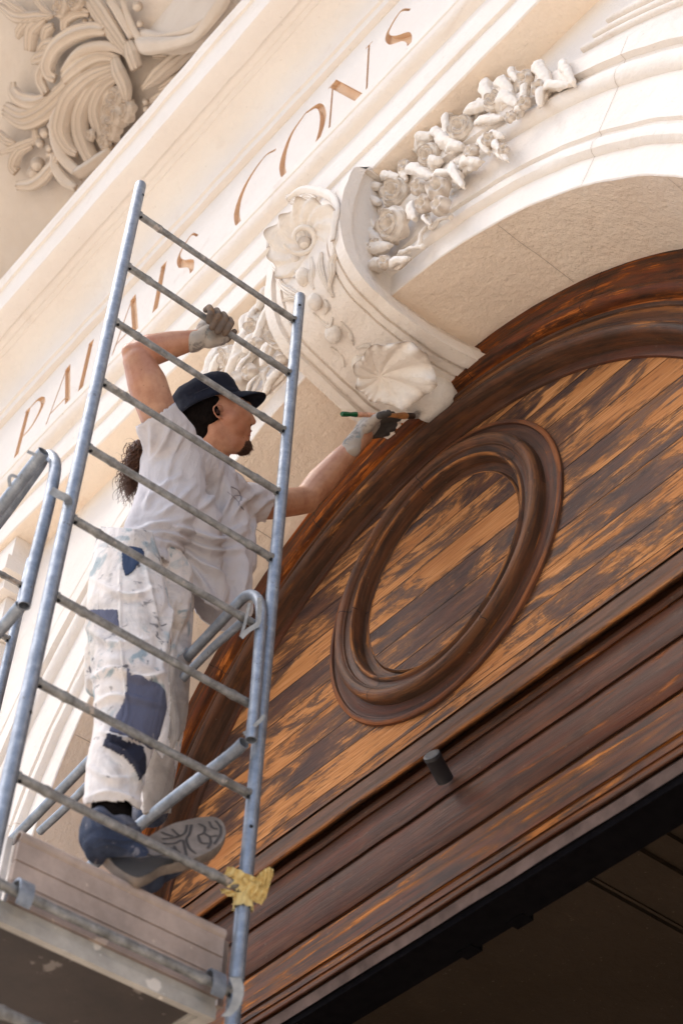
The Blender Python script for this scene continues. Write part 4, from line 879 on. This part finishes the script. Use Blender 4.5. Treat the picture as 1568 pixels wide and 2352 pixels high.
body = blob('body', [armR, armR2, armL, armL2, [(300, 808, -3.10, 21), (318, 812, -3.10, 26)], [(708, 1158, -3.42, 22), (700, 1150, -3.42, 28)],
    [(440, 1100, -3.28, 42), (470, 1150, -3.34, 42), (420, 1200, -3.32, 42), (360, 1300, -3.30, 40), (330, 1350, -3.28, 40)],
    [(392, 1010, -3.17, 44), (450, 1080, -3.28, 44), (560, 1150, -3.40, 38)],
    [(310, 1370, -3.20, 45), (305, 1600, -3.1, 42), (262, 1850, -3.06, 26), (255, 1885, -3.05, 24)], [(375, 1400, -3.34, 34), (388, 1640, -3.3, 28), (355, 1850, -3.36, 22)],
    [H(468, 1080, .02, 44), H(487, 1035, .01, 42), H(500, 1000, 0, 46)], [H(505, 1070, -.005, 16), H(510, 1030, -.03, 17), H(500, 990, -.05, 16)],
    [H(483, 935, 0, 53)], [H(512, 936, 0, 50)], [H(528, 950, -.005, 47)], [H(530, 975, -.015, 40)], [H(528, 960, -.045, 26)],
    [H(505, 985, -.03, 34), H(530, 1015, -.028, 27), H(556, 1026, -.004, 19)], [H(505, 985, .04, 34), H(535, 1018, .03, 26), H(556, 1026, .004, 19)],
    [H(550, 990, 0, 27)], [H(556, 1008, 0, 19)], [H(552, 960, -.012, 26)], [H(556, 938, -.014, 15), H(566, 934, 0, 13), H(556, 938, .014, 15)],
    [H(566, 942, 0, 7.5), H(575, 957, 0, 7.5), H(582, 969, 0, 7.2)], [H(574, 972, -.011, 6.5)], [H(574, 972, .011, 6.5)], [H(560, 965, -.006, 16), H(570, 978, 0, 7)],
    [H(562, 985, 0, 12)], [H(568, 989, -.006, 5.5), H(572.5, 989, 0, 5.5), H(568, 989, .006, 5.5)], [H(564, 1000, -.007, 6), H(568.5, 1000, 0, 6.5), H(564, 1000, .007, 6)], [H(561, 1022, 0, 14)],
    ear], .0042, SKIN, person, 5)
# face details
mb = MB(); c_ = [onF(x, y, hf+dz) for x, y, dz in ((563, 995, -.019), (568, 994, -.014), (573, 994, -.006), (574, 995, 0))]
mb.tube(c_, .0016, 6); mb.obj('mouth_line', simple('mouth_dark', (.06, .015, .012), .6), person)
mb = MB(); mb.tube([onF(x, y, hf+dz) for x, y, dz in ((561, 999, -.020), (567, 999.5, -.017), (572, 1000, -.008), (574, 1000, 0))], [.0022, .0046, .0052, .003], 10); mb.tube([onF(x, y, hf+dz) for x, y, dz in ((563, 991, -.019), (569, 989.5, -.014), (575.5, 990, -.005), (577, 990, 0))], [.0018, .0034, .004, .003], 10); mb.obj('lips', LIP, person)
mb = MB(); mb.ball(onF(577, 976, hf-.0145), .0033, 10, (1.2, 1, .8)); mb.ball(onF(501, 945, hf-.080), .0075, 12, (.7, 1, 1.3)); mb.obj('nostril', simple('nostril_dark', (.035, .010, .006), .8), person)
mb = MB(); mb.ball(onF(560.5, 946, hf-.0285), .0085, 14); mb.obj('eye', simple('eye_white', (.5, .45, .42), .2), person); mb = MB(); mb.ball(onF(563.5, 946, hf-.033), .0045, 10); mb.obj('iris', HAIRB, person)
def strands(name, m, n, fpos, fdir, L, rad, par, curl=0, seg=6, seed=1):
    rnd = random.Random(seed); mb = MB()
    for k in range(n):
        p = fpos(rnd); d_ = fdir(rnd, p).normalized(); s1 = d_.orthogonal().normalized(); s2 = d_.cross(s1); ph = rnd.random()*6.28; ln = L*(.6+.6*rnd.random()); P = []
        for i in range(seg+1):
            f = i/seg; P.append(p+d_*ln*f+(s1*math.cos(ph+f*curl)+s2*math.sin(ph+f*curl))*(.25*ln*f if curl < 3 else .010*min(1, f*3))+IDN*ln*.10*f*f)
        mb.tube(P, [rad*(1-.75*i/seg) for i in range(seg+1)], 4, False)
    return mb.obj(name, m, par)
def bpos(rnd):
    while True:
        x, y = rnd.uniform(528, 580), rnd.uniform(1000, 1044)
        inside = ((x-556)/23)**2+((y-1026)/17)**2 < 1 or (x > 536 and y > 1014 and y < 1040 and x < 572)
        if inside: break
    q = ((x-556)/25)**2+((y-1026)/20)**2; return onF(x, y, hf-.030*math.sqrt(max(0, 1-min(1, q)))-.004)
blob('beard', [[H(556, 1030, -.006, 17), H(563, 1020, -.003, 14)], [H(545, 1031, -.014, 12), H(560, 1031, 0, 16)], [H(566, 1013, -.006, 8), H(567, 1022, 0, 12)], [H(570, 986, -.010, 3.2), H(562, 992, -.020, 3.2), H(556, 1004, -.024, 4), H(556, 1018, -.022, 8)]], .0032, BEARD, person, 3, lambda c, nn: c+nn*np.array([nz(v, 160)*.0035 for v in c])[:, None])
strands('beard_hair', BEARD, 700, bpos, lambda r, p: IR*.5+IDN*1.0-FW*.3+Vector((r.uniform(-.5, .5), r.uniform(-.5, .5), r.uniform(-.5, .5))), .011, .0007, person, 1, 3)
# hair at the nape, ponytail
blob('hair', [[H(440, 955, .0, 26), H(462, 975, -.01, 38), H(470, 985, -.02, 30), H(462, 1000, -.01, 16)], [H(470, 945, -.03, 40), H(482, 950, -.055, 26)], [H(478, 927, -.040, 28), H(500, 925, -.035, 24)], [H(440, 960, 0, 20), H(400, 1000, .02, 16), H(345, 1035, .02, 18)]], .004, HAIRB, person, 4)
pf0 = fwd(V(320, 1060, -3.26))
def ppos(rnd):
    y = rnd.uniform(1012, 1080); f = (y-1012)/68; return onF(rnd.gauss(316-6*f, 9), y, pf0+rnd.uniform(-.04, .05))
strands('ponytail', HAIR, 420, ppos, lambda r, p: IDN*1.0-IR*.25+Vector((r.uniform(-.3, .3), r.uniform(-.3, .3), r.uniform(-.2, .2))), .095, .0016, person, 9, 14, 3)
strands('loose_hair', HAIR, 60, ppos, lambda r, p: IDN*.6-IR*.9+Vector((r.uniform(-.6, .6), r.uniform(-.6, .6), r.uniform(-.6, .6))), .05, .0006, person, 4, 8, 5)
blob('ponytail_core', [[(pf0 and onF(322, 1025, pf0), .020), (onF(312, 1060, pf0), .028), (onF(306, 1095, pf0), .020), (onF(299, 1125, pf0), .013)]], .004, HAIR, person, 2, lambda c, nn: c+nn*np.array([nz(v, 60)*.010 for v in c])[:, None])
# cap
hc = onF(482, 938, hf+.0); hfv = (IR*.905-IDN*.36+FW*.10).normalized(); hup = (-IR*.37-IDN*.90+FW*.30); hup = (hup-hfv*hup.dot(hfv)).normalized(); hsd = hfv.cross(hup)
uu = hf/F; mb = MB(); rows = []
for i, (h, rf, rs) in enumerate([(-4, 83, 72), (3, 81, 70), (9, 79, 69), (11, 77, 67.5), (20, 76, 67), (22, 75, 66), (38, 74, 65), (52, 69, 61), (62, 59, 52), (69, 43, 39), (73, 22, 20), (74, 0.5, .5)]):
    rows.append([hc+hup*(h+(3*math.sin(a*2+1)+4*nz((math.cos(a)*2, math.sin(a)*2, h*.05), 1)) * (h > 20))*uu+(hfv*math.cos(a)*rf+hsd*math.sin(a)*rs)*uu*(1+.03*nz((math.cos(a)*3, math.sin(a)*3, h*.04), 1.2)) for a in [2*math.pi*k/64 for k in range(64)]])
mb.grid(rows, True); cap_ = mb.obj('cap', CAPM, person, True, 60); sd = cap_.modifiers.new('t', 'SOLIDIFY'); sd.thickness = .003
mb = MB()
for h, rf, rs in ((11, 78.2, 68.8), (21, 76.6, 67.7), (7, 80.4, 70.2), (3, 82, 71.2)): mb.tube([hc+hup*h*uu+(hfv*math.cos(a)*rf+hsd*math.sin(a)*rs)*uu for a in [2*math.pi*k/90 for k in range(91)]], .0007, 5, False)
mb.obj('cap_stitching', simple('faded_thread', (.035, .035, .045), .8), person)
mb = MB(); rows = []; rows2 = []
for i in range(12):
    f = i/11; row = []
    for q in range(31):
        a = math.radians(-66+132*q/30); ext = 50*(math.cos(a*1.15)**.5 if math.cos(a*1.15) > 0 else 0)
        row.append(hc+(hup*(-2-17*f*f+5*math.cos(a)*0-10*f*(1-math.cos(a)))+hfv*(math.cos(a)*81+ext*f)+hsd*math.sin(a)*(67+3*f))*uu)
    rows.append(row)
mb.grid(rows); mb.grid([[p-hup*.0035 for p in r_] for r_ in rows], flip=True); mb.grid([rows[-1], [p-hup*.0035 for p in rows[-1]]]); mb.obj('cap_visor', CAPM, person, True, 50)
# t-shirt
def hem(c, nn):
    P = proj(c); away = (nn @ np.array(FW)) > .1
    y = np.interp(P[:, 0], [240, 275, 330, 385, 430, 470, 500, 530, 560, 592, 700], [1262, 1250, 1256, 1290, 1338, 1385, 1402, 1408, 1392, 1350, 1340])
    return P[:, 1] > y+np.where(away, 48, 0)
def sleeves(c, nn):
    P = proj(c); k = hem(c, nn)
    # right sleeve opening: beyond the line (322,968)-(402,920) towards the elbow; left sleeve beyond (655,1118)-(606,1205)
    def beyond(a, b, s): return ((b[0]-a[0])*(P[:, 1]-a[1])-(b[1]-a[1])*(P[:, 0]-a[0]))*s > 0
    k |= beyond((318, 975), (405, 922), -1) & (P[:, 0] < 410) & (P[:, 1] < 985)
    k |= beyond((658, 1110), (604, 1212), -1) & (P[:, 0] > 600) & (P[:, 1] < 1230); return k
fold = [([(280, 1232), (360, 1205), (440, 1190)], 7, .008), ([(300, 1240), (380, 1225), (480, 1262), (560, 1262)], 7, .012), ([(330, 1238), (400, 1250), (470, 1300), (530, 1330)], 7, .010), ([(345, 1205), (420, 1215), (500, 1240), (585, 1210)], 8, .012),
        ([(395, 960), (380, 1010), (350, 1060)], 7, .010), ([(430, 980), (400, 1040), (380, 1120)], 6, .007), ([(345, 975), (350, 1010), (345, 1050)], 6, .008), ([(505, 1085), (490, 1140), (440, 1185)], 8, .008), ([(520, 1100), (525, 1150), (500, 1200)], 7, .008),
        ([(600, 1130), (560, 1150), (530, 1190)], 7, .009), ([(640, 1140), (600, 1160), (565, 1200)], 6, .008), ([(420, 1090), (370, 1120), (330, 1160)], 6, .006), ([(450, 1110), (400, 1160), (350, 1190)], 6, .006), ([(470, 1290), (510, 1340), (520, 1395)], 9, .010), ([(560, 1260), (565, 1310), (555, 1370)], 9, .010), ([(420, 1270), (460, 1330), (490, 1380)], 7, .008), ([(590, 1180), (580, 1230), (586, 1300)], 6, .008),
        ([(330, 1090), (345, 1130), (330, 1180)], 6, .006), ([(480, 1200), (520, 1222), (575, 1200)], 6, .008)]
shirt = blob('t_shirt', [[(388, 1012, -3.15, 66), (362, 962, -3.12, 54), (350, 930, -3.12, 50)], [(388, 1025, -3.16, 62), (440, 1080, -3.24, 72), (540, 1150, -3.36, 52)], [(545, 1155, -3.37, 52), (610, 1158, -3.40, 44), (660, 1158, -3.41, 40)],
    [(400, 1070, -3.19, 72), (395, 1150, -3.22, 80), (365, 1215, -3.22, 72), (335, 1260, -3.22, 60), (330, 1290, -3.22, 60)], [(470, 1120, -3.28, 74), (490, 1190, -3.31, 82), (500, 1260, -3.32, 82), (505, 1330, -3.33, 78), (515, 1400, -3.34, 70), (515, 1450, -3.34, 66)],
    [(420, 1200, -3.25, 88), (430, 1260, -3.27, 84), (440, 1320, -3.29, 74), (450, 1400, -3.31, 70)], [(365, 1060, -3.2, 42), (352, 1130, -3.22, 38), (330, 1200, -3.22, 40), (305, 1250, -3.22, 36)], [(560, 1180, -3.38, 30), (562, 1300, -3.38, 28)],
    [(470, 1060, -3.27, 34), (492, 1072, -3.28, 24)]], .0062, SHIRT, person, 8, folds(fold), sleeves)
# logo scribble on the chest
mb = MB()
for P in ([(523, 1130), (545, 1150), (560, 1172)], [(528, 1150), (540, 1138), (556, 1142), (548, 1158), (560, 1172)], [(530, 1118), (548, 1128), (555, 1150)]):
    Q = []
    for x, y in P: Q.append(x)
    pts = []
    for x, y in P:
        best = None
        for f in np.arange(5.0, 6.0, .004):
            p = onF(x, y, f)
            best = p; break
        pts.append((x, y))
    bpy.context.view_layer.update()
    q3 = []
    dgr = bpy.context.evaluated_depsgraph_get()
    for x, y in [tuple(v)[:2] for v in catmull([(a, b, 0) for a, b in pts], 5)]:
        ok, loc, nrm, idx = shirt.ray_cast(Vector((0, 0, 0))-shirt.matrix_world.translation, Vector(ray(x, y)).normalized())
        if ok: q3.append(loc+shirt.matrix_world.translation+nrm*.001)
    if len(q3) > 2: mb.tube(q3, .0013, 5)
if mb.V: mb.obj('chest_print', simple('washed_out_print', (.28, .26, .28), .9), person)
# trousers
def cuffs(c, nn):
    P = proj(c); y = np.interp(P[:, 0], [180, 230, 290, 325, 330, 420], [1852, 1840, 1842, 1862, 1872, 1866]); k = P[:, 1] > y
    y2 = np.interp(P[:, 0], [180, 330, 420, 470], [1205, 1215, 1240, 1280]); return k | (P[:, 1] < y2)
tf = [([(215, 1330), (290, 1370), (360, 1350)], 7, .007), ([(200, 1440), (260, 1480), (340, 1470)], 8, .008), ([(205, 1560), (260, 1540), (330, 1560), (380, 1545)], 8, .010), ([(215, 1620), (270, 1600), (370, 1620)], 7, .007), ([(230, 1680), (280, 1700), (330, 1690)], 8, .012), ([(235, 1700), (290, 1745), (325, 1800)], 9, .014), ([(205, 1760), (250, 1790), (310, 1785)], 7, .007),
      ([(400, 1380), (380, 1460), (370, 1540)], 7, .010), ([(430, 1400), (400, 1480), (400, 1560)], 6, .008), ([(275, 1300), (278, 1440), (285, 1560), (290, 1650), (240, 1720)], 3, .005), ([(195, 1835), (260, 1822), (325, 1845)], 7, .008), ([(330, 1290), (350, 1380), (370, 1480)], 6, .006), ([(400, 1600), (405, 1680), (390, 1760)], 6, .008)]
trs = blob('trousers', [[(290, 1250, -3.22, 70), (292, 1330, -3.20, 88), (296, 1430, -3.16, 100), (300, 1520, -3.12, 92), (302, 1600, -3.08, 86), (290, 1680, -3.08, 76), (268, 1760, -3.08, 70), (259, 1830, -3.06, 66), (257, 1880, -3.05, 66)],
    [(385, 1300, -3.30, 60), (385, 1400, -3.34, 62), (392, 1500, -3.33, 47), (388, 1620, -3.30, 44), (375, 1720, -3.30, 42), (362, 1800, -3.33, 38), (355, 1890, -3.36, 36)], [(330, 1270, -3.25, 76), (372, 1330, -3.28, 74), (380, 1400, -3.28, 60)], [(232, 1500, -3.2, 38), (230, 1570, -3.2, 36)]], .0042, TROUS, person, 6, folds(tf, .35), cuffs)
def patch(name, src, polys, m, off, par, keep=None):
    """cloth patch: the faces of src under an outline, lifted off as a piece of its own"""
    me = src.data; n = len(me.vertices); c = np.empty(n*3, np.float32); me.vertices.foreach_get('co', c); c = c.reshape(-1, 3); nn = np.empty(n*3, np.float32); me.vertices.foreach_get('normal', nn); nn = nn.reshape(-1, 3); P = proj(c)
    def inside(poly):
        poly = np.array(poly, float); r = np.zeros(n, bool); j_ = len(poly)-1
        for i in range(len(poly)):
            xi, yi = poly[i]; xj, yj = poly[j_]; k = ((yi > P[:, 1]) != (yj > P[:, 1])) & (P[:, 0] < (xj-xi)*(P[:, 1]-yi)/(yj-yi+1e-9)+xi); r ^= k; j_ = i
        return r
    s = np.zeros(n, bool)
    for p in polys: s |= inside(p)
    s &= (nn @ np.array(FW)) < .15
    idx = {}; Vv = []; Ff = []
    for p in me.polygons:
        if all(s[v] for v in p.vertices):
            f = []
            for v in p.vertices:
                if v not in idx: idx[v] = len(Vv); Vv.append(c[v]+nn[v]*off)
                f.append(idx[v])
            Ff.append(f)
    if not Ff: return
    adj = {}
    for k, f in enumerate(Ff):
        for v in f: adj.setdefault(v, []).append(k)
    left = set(range(len(Ff))); best = []
    while left:
        st_ = [left.pop()]; comp = []
        while st_:
            k = st_.pop(); comp.append(k)
            for v in Ff[k]:
                for q in adj[v]:
                    if q in left: left.discard(q); st_.append(q)
        if len(comp) > len(best): best = comp
    Ff = [Ff[k] for k in best]; used = sorted({v for f in Ff for v in f}); mp = {v: i for i, v in enumerate(used)}; Vv = [Vv[v] for v in used]; Ff = [tuple(mp[v] for v in f) for f in Ff]
    o = mk(name, Vv, Ff, m, None); o.parent = par; o.location = -Vector(par.location) if par.type == 'EMPTY' else (0, 0, 0)
    sd = o.modifiers.new('t', 'SOLIDIFY'); sd.thickness = off+.001; sd.offset = -1; return o
patch('knee_patch', trs, [[(291, 1529), (303, 1548), (325, 1552), (345, 1560), (368, 1572), (379, 1590), (382, 1625), (376, 1660), (365, 1691), (348, 1724), (330, 1712), (313, 1704), (280, 1690), (249, 1680), (266, 1645), (282, 1616), (290, 1585)]], PATCH, .003, trs)
patch('knee_pocket_shadow', trs, [[(247, 1682), (236, 1715), (277, 1737), (308, 1768), (319, 1796), (335, 1774), (336, 1738), (330, 1716), (313, 1706), (280, 1692)]], NEARCL, .002, trs)  # shade inside the open pocket, laid on as dark cloth
patch('thigh_pocket', trs, [[(208, 1400), (272, 1400), (276, 1450), (258, 1452), (214, 1428)], [(212, 1440), (258, 1455), (262, 1462), (220, 1466), (212, 1480)]], PATCH, .003, trs)
patch('back_pocket', trs, [[(280, 1262), (300, 1254), (328, 1262), (334, 1276), (318, 1300), (302, 1318), (288, 1326), (280, 1300)]], NAVY, .003, trs)
patch('rear_leg_shade', trs, [[(330, 1708), (345, 1700), (372, 1740), (395, 1700), (402, 1770), (385, 1880), (330, 1880), (328, 1800)], [(385, 1530), (440, 1480), (436, 1650), (395, 1730), (384, 1690), (392, 1620)]], TROUSB, .003, trs)  # darker canvas copy over the far leg, shade put into its colour
mb = MB()
for P, r_ in () and (([(236, 1322), (222, 1310), (206, 1318), (202, 1326)], .006), ([(246, 1300), (258, 1320), (270, 1332), (256, 1338), (240, 1330)], .009), ([(262, 1262), (258, 1290), (250, 1310)], .004)):
    mb.tube(catmull([onF(x, y, fwd(V(270, 1320, -3.12))-.01) for x, y in P], 5), r_, 8)
# shoes
ankle = V(255, 1870, -3.1)
q0, q1, q2 = V(285, 1985, -2.988), V(519, 1908, -2.975), V(360, 1905, -3.045)
sn = (q1-q0).cross(q2-q0).normalized(); sn = sn if sn.dot(FW) < 0 else -sn
def SP_(x, y, up=0.0): return onP(x, y, q0, sn)-sn*up
out = [(330, 1934), (350, 1916), (395, 1893), (430, 1883), (461, 1877), (490, 1876), (508, 1884), (517, 1900), (517, 1916), (508, 1934), (490, 1950), (465, 1963), (435, 1975), (400, 1983), (370, 1990), (345, 2006), (318, 2016), (290, 2006), (262, 1986), (240, 1966), (230, 1950), (250, 1938), (290, 1940)]
oc = [Vector((v.x, v.y, 0)) for v in catmull([(x, y, 0) for x, y in out+[out[0]]], 4)][:-1]
cx_, cy_ = 380, 1940; mb = MB(); rows = []
for s_, u_ in ((1.0, 0), (1.012, .004), (1.012, .018), (.99, .026)): rows.append([SP_(cx_+(v.x-cx_)*s_, cy_+(v.y-cy_)*s_, u_) for v in oc])
mb.grid(rows, True); ctr = [SP_(v.x, v.y, 0) for v in oc]; mb.add(ctr, [tuple(range(len(oc)))]); mb.add(rows[-1], [tuple(range(len(oc)))])
shoe = blob('shoe', [[(SP_(452, 1918, .038), .030), (SP_(492, 1905, .034), .022)], [(SP_(452, 1918, .040), .036), (SP_(400, 1930, .050), .042), (SP_(340, 1945, .070), .044), (V(262, 1905, -3.045), .052)], [(SP_(350, 1960, .055), .045), (V(225, 1925, -3.04), .046), (V(228, 1900, -3.045), .046)], [(V(228, 1945, -3.03), .040), (V(285, 1960, -3.025), .034)], [(V(255, 1880, -3.045), .046)]], .0045, SHOE, person, 5, folds([([(230, 1900), (300, 1905), (380, 1890), (470, 1872)], 3, .004), ([(220, 1925), (300, 1930), (350, 1915)], 3, .004), ([(240, 1880), (270, 1895), (320, 1890)], 4, .004), ([(215, 1950), (250, 1940), (290, 1950)], 3, .004)]))
tag(shoe, 'worn blue shoe on the front foot'); so_ = mb.obj('sole', SOLE, shoe, True, 40)
mb = MB()
def strip(P, w_=.0035):
    Q = catmull([SP_(x, y, -.0016) for x, y in P], 5); rws = []
    for i, p in enumerate(Q):
        t = (Q[min(i+1, len(Q)-1)]-Q[max(0, i-1)]).normalized(); s = t.cross(sn); rws.append([p+s*w_, p-s*w_])
    mb.grid(rws)
for P in ([(455, 1893), (470, 1900), (468, 1914), (455, 1920)], [(480, 1888), (488, 1902), (500, 1905)], [(468, 1914), (482, 1922), (500, 1920)], [(455, 1920), (462, 1936), (480, 1938)], [(482, 1922), (484, 1938), (476, 1950)], [(440, 1895), (436, 1915), (428, 1930), (436, 1950), (450, 1962)], [(430, 1896), (424, 1915), (400, 1925), (372, 1928)], [(420, 1930), (426, 1955), (428, 1970)], [(345, 1928), (370, 1938), (400, 1938), (418, 1930)], [(395, 1905), (405, 1915), (415, 1922)], [(370, 1912), (385, 1918), (398, 1922)], [(355, 1945), (375, 1950), (395, 1950), (415, 1960)], [(330, 1955), (350, 1968), (380, 1966), (400, 1972)], [(495, 1886), (506, 1900), (506, 1918), (492, 1940)], [(290, 1960), (310, 1975), (330, 1980)], [(400, 1944), (405, 1956), (402, 1966)], [(380, 1946), (384, 1956), (380, 1966)]): strip(P)
mb.obj('tread', TREAD, shoe)
mb = MB(); hp = [SP_(v.x, v.y, -.0014) for v in catmull([(x, y, 0) for x, y in [(262, 1986), (290, 2006), (318, 2016), (345, 2006), (370, 1990), (398, 1984), (392, 1974), (350, 1968), (318, 1972), (296, 1958), (268, 1948), (248, 1958), (262, 1986)]], 4)][:-1]
mb.add(hp, [tuple(range(len(hp)))]); mb.obj('arch_insert', NEARBLACK, shoe, False)
blob('sock', [[(V(258, 1840, -3.055), .050), (V(256, 1880, -3.045), .050)]], .006, HAIRB, person, 3)
sh2 = blob('shoe', [[(V(352, 1866, -3.41), .042), (V(318, 1872, -3.52), .036)]], .006, SHOE, person, 3)
# gloves
def HR(px, py, X): return V(px, py, X)
def gl(name, chains, m, vox=.003, sm=3): return blob(name, chains, vox, m, person, sm)
g1 = gl('glove', [[(V(446, 784, -3.0), .031), (V(458, 780, -2.99), .030), (V(478, 772, -2.975), .034), (V(492, 764, -2.968), .033)], [(V(470, 758, -2.985), .028), (V(478, 742, -2.985), .024)], [(V(480, 785, -2.975), .022), (V(508, 780, -2.962), .019), (V(522, 770, -2.965), .016)],
    [(V(442, 786, -3.003), .0335), (V(447, 784, -3.0), .034)]], GLOVE)
fing = []
for (x0, y0), (x1, y1), (x2, y2) in (((481, 706), (485, 713), (480, 738)), ((498, 713), (503, 722), (487, 752)), ((513, 722), (519, 731), (500, 762)), ((527, 734), (531, 742), (517, 766))):
    fing.append([(V(x0-8, y0+6, -2.972), .0100), (V(x0, y0, -2.945), .0105), (V(x1, y1, -2.915), .0112), (V((x1+x2)/2, (y1+y2)/2, -2.910), .0112), (V(x2, y2, -2.918), .0102)])
fing.append([(V(500, 786, -2.975), .013), (V(522, 778, -2.968), .012), (V(538, 762, -2.963), .010)])
gl('glove_fingers', fing, GLOVEF, .0026, 2)
gl('glove', [[(V(806, 1026, -3.260), .0345), (V(812, 1018, -3.255), .0335), (V(826, 1002, -3.245), .033), (V(842, 982, -3.230), .038), (V(852, 972, -3.225), .034)], [(V(842, 980, -3.20), .024), (V(856, 966, -3.165), .019), (V(870, 956, -3.130), .015), (V(884, 949, -3.112), .0125)], [(V(800, 1018, -3.255), .020), (V(806, 1030, -3.260), .034)]], GLOVE)
gl('glove_fingers', [[(V(858, 974, -3.225), .014), (V(885, 966, -3.220), .0125), (V(915, 962, -3.210), .0105)], [(V(856, 984, -3.235), .015), (V(882, 978, -3.235), .0125), (V(906, 975, -3.225), .011)], [(V(852, 993, -3.240), .015), (V(880, 989, -3.245), .0125), (V(903, 985, -3.235), .0105)], [(V(846, 1001, -3.245), .014), (V(868, 1000, -3.250), .011), (V(890, 996, -3.245), .0095)], [(V(872, 955, -3.122), .0140), (V(891, 949, -3.108), .0130)], [(V(886, 954, -3.215), .011), (V(902, 950, -3.210), .009)]], GLOVED, .0026, 2)
# ------------------------------------------------------------------ brush
br = empty('paintbrush', V(860, 954, -3.155)); tag(br, 'round paintbrush with green-tipped wooden handle held in the gloved hand', 'paintbrush')
def bp(px): 
    f = (px-784)/(964-784); a, b = V(784, 951, -3.17), V(964, 956, -3.135); return a.lerp(b, f)
def bt(name, xs, rs, m, n=18):
    mb = MB(); mb.tube([bp(x) for x in xs], [r_*.00158 for r_ in rs], n); return mb.obj(name, m, br, True, 50)
bt('green_tip', [784, 786, 796, 803, 808, 814, 816.5], [4.6, 6.0, 6.0, 4.8, 5.4, 6.2, 6.2], GREEN)
bt('handle_grip', [816.5, 825, 838, 850, 866], [6.2, 6.2, 5.6, 5.2, 5.0], PINKW)
bt('handle', [866, 880, 895, 908, 918, 927, 933], [5.0, 4.8, 4.8, 5.6, 7.4, 8.4, 6.5], RAWW)
bt('ferrule', [932, 934, 940, 948, 949], [6.4, 7.2, 7.2, 7.4, 6.8], FERR)
mb = MB(); rnd = random.Random(4); ax = (bp(964)-bp(948)).normalized(); s1 = ax.orthogonal().normalized(); s2 = ax.cross(s1)
for k in range(260):
    a = rnd.random()*6.28; q = math.sqrt(rnd.random())*.0105; p = bp(947)+(s1*math.cos(a)+s2*math.sin(a))*q; e = p+ax*rnd.uniform(.020, .031)+(s1*math.cos(a)+s2*math.sin(a))*q*.45-IDN*.007+Vector((rnd.gauss(0, .0012), rnd.gauss(0, .0012), rnd.gauss(0, .0012)))
    mb.tube([p, (p+e)/2+IDN*.001, e], [.0007, .0006, .0002], 4, False)
mb.obj('bristles', BRIS, br)
print('objects', len(bpy.data.objects))
